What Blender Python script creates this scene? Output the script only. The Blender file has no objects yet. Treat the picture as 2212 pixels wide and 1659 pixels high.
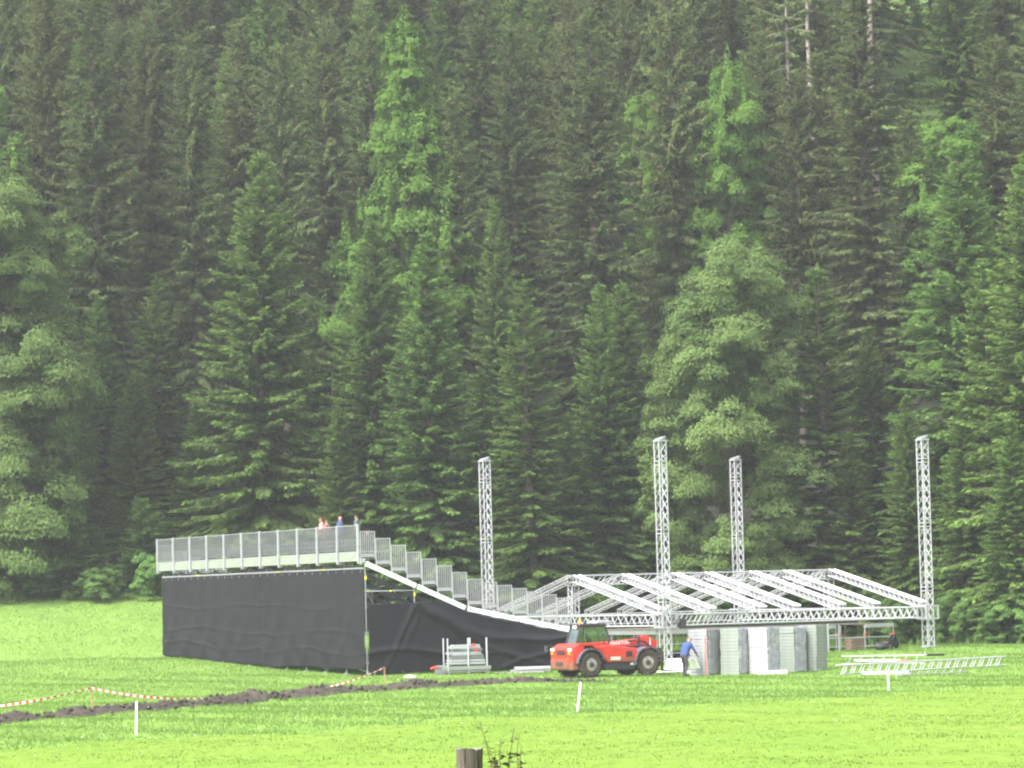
import bpy, bmesh, math, random
import numpy as np
from mathutils import Vector, Matrix, Quaternion

SC = bpy.context.scene
COL = SC.collection
R = math.radians
rnd = random.Random(7)

# ------------------------------------------------------------------ camera
FPX, CX, CY = 8000.0, 1106.0, 829.5          # focal length in pixels of a 2212 x 1659 frame
CAM_Z = 4.0
PITCH, ROLL = math.atan(455.0 / 8000.0), R(-1.5)
cam_d = bpy.data.cameras.new('camera')
cam = bpy.data.objects.new('camera', cam_d)
COL.objects.link(cam)
CAM_M = Matrix.Rotation(R(90) + PITCH, 3, 'X') @ Matrix.Rotation(ROLL, 3, 'Z')
cam.matrix_world = Matrix.Translation((0, 0, CAM_Z)) @ CAM_M.to_4x4()
cam_d.sensor_width = 36.0
cam_d.lens = 36.0 * FPX / 2212.0
cam_d.clip_start = 0.5
cam_d.clip_end = 2000.0
SC.camera = cam

# ------------------------------------------------------------------ world, sun, exposure
SUN_EL, SUN_AZ = R(52), R(-128)              # azimuth clockwise from +Y: light from the left, behind the camera
world = bpy.data.worlds.new('World')
SC.world = world
world.use_nodes = True
wn, wl = world.node_tree.nodes, world.node_tree.links
wn.clear()
w_sky = wn.new('ShaderNodeTexSky'); w_sky.sky_type = 'NISHITA'; w_sky.sun_disc = False
w_sky.sun_elevation = SUN_EL; w_sky.sun_rotation = SUN_AZ
w_sky.air_density = 1.0; w_sky.dust_density = 4.0; w_sky.ozone_density = 1.0
w_hs = wn.new('ShaderNodeHueSaturation'); w_hs.inputs['Saturation'].default_value = 0.28
w_bg = wn.new('ShaderNodeBackground'); w_bg.inputs['Strength'].default_value = 0.15
w_out = wn.new('ShaderNodeOutputWorld')
wl.new(w_sky.outputs[0], w_hs.inputs['Color']); wl.new(w_hs.outputs[0], w_bg.inputs['Color'])
wl.new(w_bg.outputs[0], w_out.inputs['Surface'])
sun_d = bpy.data.lights.new('sun', 'SUN'); sun_d.energy = 1.5; sun_d.angle = R(24); sun_d.color = (1.0, 0.97, 0.92)
sun = bpy.data.objects.new('sun', sun_d); COL.objects.link(sun)
sd = Vector((math.sin(SUN_AZ) * math.cos(SUN_EL), math.cos(SUN_AZ) * math.cos(SUN_EL), math.sin(SUN_EL)))
sun.rotation_euler = sd.to_track_quat('Z', 'Y').to_euler()
SC.view_settings.view_transform = 'Standard'
SC.view_settings.look = 'None'
SC.view_settings.exposure = 2.1
SC.view_settings.gamma = 1.0
SC.view_settings.use_curve_mapping = False
SC.render.engine = 'CYCLES'
SC.cycles.max_bounces = 8
SC.cycles.transparent_max_bounces = 24
SC.cycles.diffuse_bounces = 4
SC.cycles.volume_bounces = 0
SC.cycles.use_denoising = True
SC.cycles.filter_width = 2.2

# ------------------------------------------------------------------ helpers
def ray(px, py):
    d = CAM_M @ Vector(((px - CX) / FPX, -(py - CY) / FPX, -1.0))
    return d / d.y

def P(px, py, depth):
    d = ray(px, py)
    return Vector((d.x * depth, depth, CAM_Z + d.z * depth))

def sm(a, b, v):
    t = np.clip((v - a) / (b - a), 0.0, 1.0)
    return t * t * (3 - 2 * t)

def edge_y(x):
    return 216 + 16 * sm(5, -25, x) - 13 * sm(18, 30, x)

def H(x, y):
    x = np.asarray(x, float); y = np.asarray(y, float)
    wlft = sm(5, -25, x)
    z = 2.4 * (1 - sm(8, 55, y)) + 0.3 * sm(150, 185, y) + 0.3 * sm(185, 200, y)
    z = z + wlft * (0.02 * np.maximum(0, y - 180) + 0.135 * np.maximum(0, y - 205))
    e = y - edge_y(x)
    slope = 0.47 + 0.12 * sm(5, 30, x)
    z = z + slope * (np.maximum(e, 0) - 6 * (1 - np.exp(-np.maximum(e, 0) / 6)))
    z = z + 0.05 * np.sin(x * 0.31 + 1.3) * np.sin(y * 0.23) + 0.03 * np.sin(x * 0.9 + y * 0.7)
    return z

def Hf(x, y):
    return float(H(x, y))

def G(px, py, lift=0.0):
    """point on the ground seen through a pixel"""
    d = ray(px, py)
    y = 150.0
    for _ in range(60):
        z = Hf(d.x * y, y) + lift
        y2 = (z - CAM_Z) / d.z
        y = 0.5 * y + 0.5 * max(20.0, min(400.0, y2))
    return Vector((d.x * y, y, Hf(d.x * y, y)))

def mat(name, base, rough=0.7, metal=0.0, noise=0.0, nscale=6.0, base2=None, spec=0.3, bump=0.0, bscale=30.0, coord='Object'):
    m = bpy.data.materials.new(name); m.use_nodes = True
    nt = m.node_tree; b = nt.nodes['Principled BSDF']
    b.inputs['Roughness'].default_value = rough
    b.inputs['Metallic'].default_value = metal
    b.inputs['Specular IOR Level'].default_value = spec
    b.inputs['Base Color'].default_value = (*base, 1)
    if base2 is None and noise > 0:
        base2 = tuple(c * (1 - noise) for c in base)
    if base2 is not None:
        tc = nt.nodes.new('ShaderNodeTexCoord')
        n = nt.nodes.new('ShaderNodeTexNoise'); n.inputs['Scale'].default_value = nscale; n.inputs['Detail'].default_value = 5
        rp = nt.nodes.new('ShaderNodeValToRGB')
        rp.color_ramp.elements[0].position = 0.35; rp.color_ramp.elements[1].position = 0.68
        rp.color_ramp.elements[0].color = (*base2, 1); rp.color_ramp.elements[1].color = (*base, 1)
        nt.links.new(tc.outputs[coord], n.inputs['Vector'])
        nt.links.new(n.outputs['Fac'], rp.inputs['Fac']); nt.links.new(rp.outputs['Color'], b.inputs['Base Color'])
    if bump > 0:
        tc = nt.nodes.new('ShaderNodeTexCoord')
        n = nt.nodes.new('ShaderNodeTexNoise'); n.inputs['Scale'].default_value = bscale; n.inputs['Detail'].default_value = 4
        bp = nt.nodes.new('ShaderNodeBump'); bp.inputs['Strength'].default_value = bump; bp.inputs['Distance'].default_value = 0.05
        nt.links.new(tc.outputs[coord], n.inputs['Vector']); nt.links.new(n.outputs['Fac'], bp.inputs['Height'])
        nt.links.new(bp.outputs['Normal'], b.inputs['Normal'])
    return m

def tag(o, label=None, cat=None, group=None, kind=None):
    if label: o['label'] = label
    if cat: o['category'] = cat
    if group: o['group'] = group
    if kind: o['kind'] = kind
    return o

def thing(name, label, cat, loc=(0, 0, 0), rz=0.0, group=None):
    o = bpy.data.objects.new(name, None); COL.objects.link(o)
    o.location = loc; o.rotation_euler = (0, 0, rz); o.empty_display_size = 0.2
    return tag(o, label, cat, group)

def link(name, me, parent=None):
    o = bpy.data.objects.new(name, me); COL.objects.link(o)
    if parent is not None: o.parent = parent
    return o

class MB:
    """collects shapes into one mesh"""
    def __init__(s): s.v = []; s.f = []; s.mi = []
    def add(s, vs, fs, mi=0):
        n = len(s.v); s.v += [tuple(v) for v in vs]
        for f in fs: s.f.append(tuple(i + n for i in f)); s.mi.append(mi)
        return s
    def box(s, c, d, rot=None, mi=0):
        hx, hy, hz = d[0] / 2, d[1] / 2, d[2] / 2
        vs = [Vector((x, y, z)) for x in (-hx, hx) for y in (-hy, hy) for z in (-hz, hz)]
        if rot is not None: vs = [rot @ v for v in vs]
        c = Vector(c)
        return s.add([v + c for v in vs], [(0, 1, 3, 2), (4, 6, 7, 5), (0, 4, 5, 1), (2, 3, 7, 6), (0, 2, 6, 4), (1, 5, 7, 3)], mi)
    def bevbox(s, c, d, b, rot=None, mi=0):
        bm = bmesh.new(); bmesh.ops.create_cube(bm, size=1)
        for v in bm.verts: v.co = Vector((v.co.x * d[0], v.co.y * d[1], v.co.z * d[2]))
        bmesh.ops.bevel(bm, geom=list(bm.edges), offset=b, segments=2, affect='EDGES')
        c = Vector(c)
        bm.verts.index_update()
        s.add([(rot @ v.co if rot is not None else v.co) + c for v in bm.verts], [[v.index for v in f.verts] for f in bm.faces], mi)
        bm.free(); return s
    def tube(s, a, b, r, r2=None, n=6, mi=0):
        a, b = Vector(a), Vector(b); r2 = r if r2 is None else r2
        d = (b - a).normalized()
        u = d.orthogonal().normalized(); w = d.cross(u)
        vs = []
        for p, q in ((a, r), (b, r2)):
            for i in range(n):
                t = 2 * math.pi * i / n
                vs.append(p + u * (math.cos(t) * q) + w * (math.sin(t) * q))
        fs = [(i, (i + 1) % n, n + (i + 1) % n, n + i) for i in range(n)] + [tuple(reversed(range(n))), tuple(range(n, 2 * n))]
        return s.add(vs, fs, mi)
    def prism(s, prof, y0, y1, mi=0):
        """profile in xz, extruded along y"""
        n = len(prof)
        vs = [(x, y0, z) for x, z in prof] + [(x, y1, z) for x, z in prof]
        fs = [(i, (i + 1) % n, n + (i + 1) % n, n + i) for i in range(n)] + [tuple(reversed(range(n))), tuple(range(n, 2 * n))]
        return s.add(vs, fs, mi)
    def ball(s, c, r, n=8, sc=(1, 1, 1), mi=0):
        c = Vector(c); vs = [c + Vector((0, 0, r * sc[2]))]; m = max(4, n // 2 + 1)
        for j in range(1, m):
            ph = math.pi * j / m
            for i in range(n):
                t = 2 * math.pi * i / n
                vs.append(c + Vector((r * sc[0] * math.sin(ph) * math.cos(t), r * sc[1] * math.sin(ph) * math.sin(t), r * sc[2] * math.cos(ph))))
        vs.append(c - Vector((0, 0, r * sc[2])))
        fs = [(0, 1 + i, 1 + (i + 1) % n) for i in range(n)]
        for j in range(m - 2):
            for i in range(n):
                a, b = 1 + j * n + i, 1 + j * n + (i + 1) % n
                fs.append((a, a + n, b + n, b))
        l = len(vs) - 1; o = 1 + (m - 2) * n
        fs += [(o + i, l, o + (i + 1) % n) for i in range(n)]
        return s.add(vs, fs, mi)
    def mesh(s, name, mats, smooth=False):
        me = bpy.data.meshes.new(name); me.from_pydata(s.v, [], s.f)
        for m in (mats if isinstance(mats, (list, tuple)) else [mats]): me.materials.append(m)
        if any(s.mi): me.polygons.foreach_set('material_index', s.mi)
        me.update()
        bm = bmesh.new(); bm.from_mesh(me); bmesh.ops.recalc_face_normals(bm, faces=bm.faces); bm.to_mesh(me); bm.free()
        if smooth: me.polygons.foreach_set('use_smooth', [True] * len(me.polygons))
        return me
    def build(s, name, mats, parent=None, smooth=False):
        return link(name, s.mesh(name, mats, smooth), parent)

_rod = {}
def rod_mesh(m, n=8):
    k = (m.name, n)
    if k not in _rod:
        _rod[k] = MB().tube((0, 0, 0), (0, 0, 1), 1.0, n=n).mesh('rod', m)
        for p in _rod[k].polygons: p.use_smooth = len(p.vertices) == 4
    return _rod[k]
_barm = {}
def bar_mesh(m):
    if m.name not in _barm: _barm[m.name] = MB().box((0, 0, 0.5), (1, 1, 1)).mesh('bar', m)
    return _barm[m.name]
def rod(parent, name, a, b, r, m, n=8):
    a, b = Vector(a), Vector(b)
    o = link(name, rod_mesh(m, n), parent)
    o.location = a; o.rotation_mode = 'QUATERNION'
    o.rotation_quaternion = (b - a).to_track_quat('Z', 'Y'); o.scale = (r, r, (b - a).length)
    return o
def bar(parent, name, a, b, w, h, m):
    """square bar from a to b, w across (level), h high"""
    a, b = Vector(a), Vector(b); d = (b - a).normalized()
    o = link(name, bar_mesh(m), parent)
    side = d.cross(Vector((0, 0, 1)))
    if side.length < 1e-4: side = Vector((1, 0, 0))
    side.normalize(); up = side.cross(d)
    o.location = a; o.rotation_mode = 'QUATERNION'
    o.rotation_quaternion = Matrix((side, up, d)).transposed().to_quaternion() if Matrix((side, up, d)).determinant() > 0 else Matrix((-side, up, d)).transposed().to_quaternion()
    o.scale = (w, h, (b - a).length)
    return o

def np_mesh(name, verts, faces_quads=None, tris=None, mats=(), attrs=None, smooth=False):
    me = bpy.data.meshes.new(name)
    fq = faces_quads if faces_quads is not None else np.zeros((0, 4), int)
    ft = tris if tris is not None else np.zeros((0, 3), int)
    nv, nq, nt_ = len(verts), len(fq), len(ft)
    me.vertices.add(nv); me.vertices.foreach_set('co', np.ascontiguousarray(verts, dtype=np.float32).ravel())
    loops = np.concatenate([fq.ravel(), ft.ravel()]).astype(np.int32)
    me.loops.add(len(loops)); me.loops.foreach_set('vertex_index', loops)
    me.polygons.add(nq + nt_)
    starts = np.concatenate([np.arange(nq) * 4, nq * 4 + np.arange(nt_) * 3]).astype(np.int32)
    me.polygons.foreach_set('loop_start', starts)
    for k, a in (attrs or {}).items():
        at = me.attributes.new(k, 'FLOAT', 'POINT'); at.data.foreach_set('value', np.ascontiguousarray(a, dtype=np.float32))
    for m in mats: me.materials.append(m)
    if smooth: me.polygons.foreach_set('use_smooth', np.ones(nq + nt_, bool))
    me.update(); me.validate()
    return me

# ------------------------------------------------------------------ materials
def foliage_mat(name, dark, light, transl=0.42, obj_var=0.22, brown=None):
    m = bpy.data.materials.new(name); m.use_nodes = True
    nt = m.node_tree; nt.nodes.clear(); N = nt.nodes.new; L = nt.links.new
    at = N('ShaderNodeAttribute'); at.attribute_name = 'tint'
    rp = N('ShaderNodeValToRGB'); rp.color_ramp.elements[0].color = (*dark, 1); rp.color_ramp.elements[1].color = (*light, 1)
    if brown is not None:
        rp.color_ramp.elements[0].position = 0.12
        e = rp.color_ramp.elements.new(0.02); e.color = (*brown, 1)
    L(at.outputs['Fac'], rp.inputs['Fac'])
    oi = N('ShaderNodeObjectInfo')
    hs = N('ShaderNodeHueSaturation')
    mr = N('ShaderNodeMapRange'); mr.inputs['To Min'].default_value = 1 - obj_var; mr.inputs['To Max'].default_value = 1 + obj_var
    L(oi.outputs['Random'], mr.inputs['Value']); L(mr.outputs[0], hs.inputs['Value'])
    m2 = N('ShaderNodeMath'); m2.operation = 'MULTIPLY'; m2.inputs[1].default_value = 7.31
    m3 = N('ShaderNodeMath'); m3.operation = 'FRACT'
    mr2 = N('ShaderNodeMapRange'); mr2.inputs['To Min'].default_value = 0.487 if obj_var > 0.15 else 0.498; mr2.inputs['To Max'].default_value = 0.508 if obj_var > 0.15 else 0.498
    L(oi.outputs['Random'], m2.inputs[0]); L(m2.outputs[0], m3.inputs[0]); L(m3.outputs[0], mr2.inputs['Value']); L(mr2.outputs[0], hs.inputs['Hue'])
    L(rp.outputs['Color'], hs.inputs['Color'])
    d = N('ShaderNodeBsdfDiffuse'); t = N('ShaderNodeBsdfTranslucent'); mx = N('ShaderNodeMixShader'); mx.inputs[0].default_value = transl
    L(hs.outputs['Color'], d.inputs['Color']); L(hs.outputs['Color'], t.inputs['Color'])
    L(d.outputs[0], mx.inputs[1]); L(t.outputs[0], mx.inputs[2])
    o = N('ShaderNodeOutputMaterial'); L(mx.outputs[0], o.inputs['Surface'])
    return m

M = {}
M['spruce'] = foliage_mat('spruce_needles', (0.062, 0.106, 0.028), (0.158, 0.258, 0.062), brown=(0.10, 0.075, 0.045))
M['old_spruce'] = foliage_mat('old_spruce_needles', (0.078, 0.108, 0.040), (0.142, 0.196, 0.066), brown=(0.20, 0.11, 0.07))
M['maple'] = foliage_mat('maple_leaves', (0.068, 0.114, 0.034), (0.158, 0.230, 0.074), transl=0.3, obj_var=0.1)
M['beech'] = foliage_mat('beech_leaves', (0.070, 0.145, 0.030), (0.148, 0.258, 0.052), transl=0.35, obj_var=0.1)
M['shrub'] = foliage_mat('shrub_leaves', (0.050, 0.105, 0.030), (0.16, 0.27, 0.07), transl=0.3)
M['bark'] = mat('bark', (0.115, 0.095, 0.080), 0.95, base2=(0.055, 0.046, 0.038), nscale=9, bump=0.6, bscale=18)
M['pale_bark'] = mat('pale_bark', (0.34, 0.29, 0.27), 0.95, base2=(0.20, 0.165, 0.15), nscale=7, bump=0.5, bscale=18)
M['alu'] = mat('aluminium', (0.43, 0.43, 0.45), 0.45, 0.25, noise=0.12, nscale=3.0, spec=0.5)
M['galv'] = mat('galvanised_steel', (0.42, 0.43, 0.45), 0.5, 0.3, noise=0.2, nscale=5.0, spec=0.5)
M['galv_dull'] = mat('dull_galvanised_steel', (0.20, 0.205, 0.21), 0.6, 0.25, noise=0.3, nscale=4.0)
M['white_paint'] = mat('white_paint', (0.82, 0.82, 0.81), 0.45, noise=0.08, nscale=4.0)
M['fascia'] = mat('pale_fascia_board', (0.23, 0.25, 0.21), 0.7, base2=(0.17, 0.195, 0.155), nscale=2.2)
M['plywood'] = mat('weathered_plywood', (0.12, 0.105, 0.08), 0.8, base2=(0.07, 0.065, 0.055), nscale=3.0)
M['red_plastic'] = mat('red_plastic', (0.62, 0.06, 0.03), 0.5)
M['yellow_band'] = mat('yellow_band', (0.75, 0.70, 0.03), 0.5)
M['rubber'] = mat('muddy_rubber', (0.080, 0.062, 0.046), 0.95, base2=(0.030, 0.025, 0.022), nscale=7.0, bump=0.5, bscale=14)
M['black_steel'] = mat('black_steel', (0.035, 0.035, 0.038), 0.5)
M['dark_grey'] = mat('dark_grey_plastic', (0.045, 0.045, 0.052), 0.55, noise=0.3, nscale=5)
M['fender'] = mat('grey_fender_plastic', (0.10, 0.10, 0.125), 0.5, noise=0.3, nscale=5)
M['red_paint'] = mat('red_machine_paint', (0.58, 0.028, 0.014), 0.35, base2=(0.46, 0.024, 0.013), nscale=2.0, spec=0.5)
M['rim'] = mat('pale_wheel_rim', (0.34, 0.32, 0.28), 0.6, base2=(0.18, 0.15, 0.12), nscale=6)
M['orange'] = mat('orange_lens', (0.85, 0.28, 0.02), 0.35)
M['blue'] = mat('blue_strap', (0.04, 0.09, 0.30), 0.7)
M['wood'] = mat('raw_wood_stake', (0.36, 0.24, 0.14), 0.85, noise=0.3, nscale=10)
M['soil'] = mat('wet_topsoil', (0.056, 0.045, 0.034), 0.95, base2=(0.024, 0.020, 0.015), nscale=1.6, bump=0.9, bscale=5)
M['tape_white'] = mat('white_tape', (0.85, 0.84, 0.82), 0.5)
M['tape_red'] = mat('red_tape', (0.68, 0.06, 0.04), 0.5)
M['skin'] = mat('skin', (0.36, 0.20, 0.155), 0.6)

def add_mud(m, z0, z1, col):
    nt = m.node_tree; b = nt.nodes['Principled BSDF']; src = b.inputs['Base Color'].links[0].from_socket
    tc = nt.nodes.new('ShaderNodeTexCoord'); n = nt.nodes.new('ShaderNodeTexNoise'); n.inputs['Scale'].default_value = 4.5; n.inputs['Detail'].default_value = 8
    sx = nt.nodes.new('ShaderNodeSeparateXYZ'); nt.links.new(tc.outputs['Object'], n.inputs['Vector']); nt.links.new(tc.outputs['Object'], sx.inputs[0])
    mr = nt.nodes.new('ShaderNodeMapRange'); mr.inputs['From Min'].default_value = z1; mr.inputs['From Max'].default_value = z0; mr.inputs['To Max'].default_value = 0.55; nt.links.new(sx.outputs['Z'], mr.inputs['Value'])
    ad = nt.nodes.new('ShaderNodeMath'); ad.operation = 'ADD'; nt.links.new(mr.outputs[0], ad.inputs[0]); nt.links.new(n.outputs['Fac'], ad.inputs[1])
    m2 = nt.nodes.new('ShaderNodeMapRange'); m2.inputs['From Min'].default_value = 0.66; m2.inputs['From Max'].default_value = 0.86; m2.inputs['To Max'].default_value = 0.85; nt.links.new(ad.outputs[0], m2.inputs['Value'])
    x = nt.nodes.new('ShaderNodeMix'); x.data_type = 'RGBA'; x.inputs[7].default_value = (*col, 1); nt.links.new(m2.outputs[0], x.inputs[0]); nt.links.new(src, x.inputs[6]); nt.links.new(x.outputs[2], b.inputs['Base Color'])
add_mud(M['red_paint'], 0.35, 1.15, (0.11, 0.075, 0.05))
def glass_mat():
    m = bpy.data.materials.new('cab_glass'); m.use_nodes = True
    nt = m.node_tree; nt.nodes.clear(); N = nt.nodes.new; L = nt.links.new
    t = N('ShaderNodeBsdfTransparent'); t.inputs['Color'].default_value = (0.62, 0.74, 0.70, 1)
    g = N('ShaderNodeBsdfGlossy'); g.inputs['Roughness'].default_value = 0.06; g.inputs['Color'].default_value = (0.9, 0.95, 0.95, 1)
    mx = N('ShaderNodeMixShader'); mx.inputs[0].default_value = 0.14
    L(t.outputs[0], mx.inputs[1]); L(g.outputs[0], mx.inputs[2])
    o = N('ShaderNodeOutputMaterial'); L(mx.outputs[0], o.inputs['Surface']); return m
M['glass'] = glass_mat()

def mesh_screen_mat():
    m = bpy.data.materials.new('wire_mesh_screen'); m.use_nodes = True
    nt = m.node_tree; nt.nodes.clear(); N = nt.nodes.new; L = nt.links.new
    t = N('ShaderNodeBsdfTransparent')
    d = N('ShaderNodeBsdfDiffuse'); d.inputs['Color'].default_value = (0.115, 0.122, 0.125, 1)
    tc = N('ShaderNodeTexCoord'); n = N('ShaderNodeTexNoise'); n.inputs['Scale'].default_value = 1.2; n.inputs['Detail'].default_value = 6
    mr = N('ShaderNodeMapRange'); mr.inputs['To Min'].default_value = 0.30; mr.inputs['To Max'].default_value = 0.50
    L(tc.outputs['Object'], n.inputs['Vector']); L(n.outputs['Fac'], mr.inputs['Value'])
    mx = N('ShaderNodeMixShader'); L(mr.outputs[0], mx.inputs[0])
    L(t.outputs[0], mx.inputs[1]); L(d.outputs[0], mx.inputs[2])
    o = N('ShaderNodeOutputMaterial'); L(mx.outputs[0], o.inputs['Surface']); return m
M['screen'] = mesh_screen_mat()

def tarp_mat():
    m = mat('black_tarp', (0.017, 0.017, 0.019), 0.75, base2=(0.012, 0.012, 0.014), nscale=0.9, spec=0.12, bump=0.25, bscale=2.5)
    return m
M['tarp'] = tarp_mat()

def ground_mat():
    m = bpy.data.materials.new('meadow_grass'); m.use_nodes = True
    nt = m.node_tree; nt.nodes.clear(); N = nt.nodes.new; L = nt.links.new
    tc = N('ShaderNodeTexCoord')
    at = N('ShaderNodeAttribute'); at.attribute_name = 'mown'
    mp = N('ShaderNodeMapping'); mp.inputs['Scale'].default_value = (1, 0.35, 1)
    L(tc.outputs['Object'], mp.inputs['Vector'])
    n1 = N('ShaderNodeTexNoise'); n1.inputs['Scale'].default_value = 0.22; n1.inputs['Detail'].default_value = 7; n1.inputs['Roughness'].default_value = 0.62
    n2 = N('ShaderNodeTexNoise'); n2.inputs['Scale'].default_value = 2.6; n2.inputs['Detail'].default_value = 5
    n3 = N('ShaderNodeTexNoise'); n3.inputs['Scale'].default_value = 0.09; n3.inputs['Detail'].default_value = 4
    L(mp.outputs[0], n1.inputs['Vector']); L(mp.outputs[0], n2.inputs['Vector']); L(mp.outputs[0], n3.inputs['Vector'])
    def ramp(src, c0, c1, p0=0.3, p1=0.7):
        r = N('ShaderNodeValToRGB'); r.color_ramp.elements[0].position = p0; r.color_ramp.elements[1].position = p1
        r.color_ramp.elements[0].color = (*c0, 1); r.color_ramp.elements[1].color = (*c1, 1); L(src, r.inputs['Fac']); return r.outputs['Color']
    def mix(f, a, b, mode='MIX'):
        x = N('ShaderNodeMix'); x.data_type = 'RGBA'; x.blend_type = mode
        if isinstance(f, float): x.inputs[0].default_value = f
        else: L(f, x.inputs[0])
        L(a, x.inputs[6]); L(b, x.inputs[7]); return x.outputs[2]
    tall = ramp(n1.outputs['Fac'], (0.114, 0.196, 0.043), (0.134, 0.216, 0.049))
    mown = ramp(n1.outputs['Fac'], (0.116, 0.188, 0.034), (0.134, 0.204, 0.038))
    straw = ramp(n1.outputs['Fac'], (0.158, 0.195, 0.050), (0.180, 0.195, 0.065))
    sf = N('ShaderNodeMapRange'); sf.inputs['From Min'].default_value = 0.58; sf.inputs['From Max'].default_value = 0.74; sf.inputs['To Max'].default_value = 0.55
    L(n3.outputs['Fac'], sf.inputs['Value'])
    mown = mix(sf.outputs[0], mown, straw)
    c = mix(at.outputs['Fac'], tall, mown)
    fine = ramp(n2.outputs['Fac'], (0.82, 0.82, 0.82), (1.10, 1.10, 1.10), 0.3, 0.72)
    c = mix(1.0, c, fine, 'MULTIPLY')
    b = N('ShaderNodeBsdfDiffuse'); L(c, b.inputs['Color'])
    bp = N('ShaderNodeBump'); bp.inputs['Strength'].default_value = 0.5; bp.inputs['Distance'].default_value = 0.12
    L(n2.outputs['Fac'], bp.inputs['Height']); L(bp.outputs[0], b.inputs['Normal'])
    o = N('ShaderNodeOutputMaterial'); L(b.outputs[0], o.inputs['Surface']); return m
M['meadow'] = ground_mat()
M['forest_floor'] = mat('forest_floor', (0.022, 0.032, 0.012), 0.95, base2=(0.014, 0.012, 0.009), nscale=0.25, bump=0.6, bscale=1.5)
def slope_mat():
    m = mat('hillside_floor', (0.022, 0.032, 0.012), 0.95, base2=(0.014, 0.012, 0.009), nscale=0.25, bump=0.6, bscale=1.5)  # darker than real forest litter: canopy shade is put into the colour
    nt = m.node_tree; b = nt.nodes['Principled BSDF']
    src = b.inputs['Base Color'].links[0].from_socket
    at = nt.nodes.new('ShaderNodeAttribute'); at.attribute_name = 'clearing'
    x = nt.nodes.new('ShaderNodeMix'); x.data_type = 'RGBA'; x.inputs[7].default_value = (0.085, 0.14, 0.032, 1)
    nt.links.new(at.outputs['Fac'], x.inputs[0]); nt.links.new(src, x.inputs[6]); nt.links.new(x.outputs[2], b.inputs['Base Color'])
    return m
M['hillside'] = slope_mat()

# ================================================================== the land
def mown_line(x): return 121.5 + 1.02 * x
def build_ground():
    xs = np.concatenate([np.linspace(-320, -50, 40)[:-1], np.arange(-50, 50.01, 0.8), np.linspace(50, 320, 40)[1:]])
    ys = np.concatenate([np.linspace(-40, 60, 40)[:-1], np.arange(60, 250, 0.9), np.linspace(250, 460, 90)])
    X, Y = np.meshgrid(xs, ys, indexing='ij'); Z = H(X, Y)
    rg = np.random.default_rng(3)
    Z = Z + rg.normal(0, 0.012, Z.shape)
    nx, ny = X.shape
    V = np.stack([X, Y, Z], -1).reshape(-1, 3)
    idx = np.arange(nx * ny).reshape(nx, ny)
    Q = np.stack([idx[:-1, :-1], idx[1:, :-1], idx[1:, 1:], idx[:-1, 1:]], -1).reshape(-1, 4)
    cx = V[Q].mean(1); fo = cx[:, 1] > edge_y(cx[:, 0]) + 1.0
    mown = 1 - sm(-3.0, 3.0, V[:, 1] - mown_line(V[:, 0]) + 1.6 * np.sin(V[:, 0] * 0.7) + 1.0 * np.sin(V[:, 1] * 0.9))
    clr = sm(21, 25, V[:, 0]) * sm(262, 270, V[:, 1])
    for nm, sel, m, at in (('meadow', ~fo, M['meadow'], {'mown': mown}), ('hillside', fo, M['hillside'], {'clearing': clr})):
        q = Q[sel]; used, inv = np.unique(q, return_inverse=True)
        me = np_mesh(nm, V[used], inv.reshape(-1, 4), mats=[m], attrs={k: v[used] for k, v in at.items()}, smooth=True)
        o = link(nm, me); tag(o, kind='structure')
build_ground()

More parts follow.
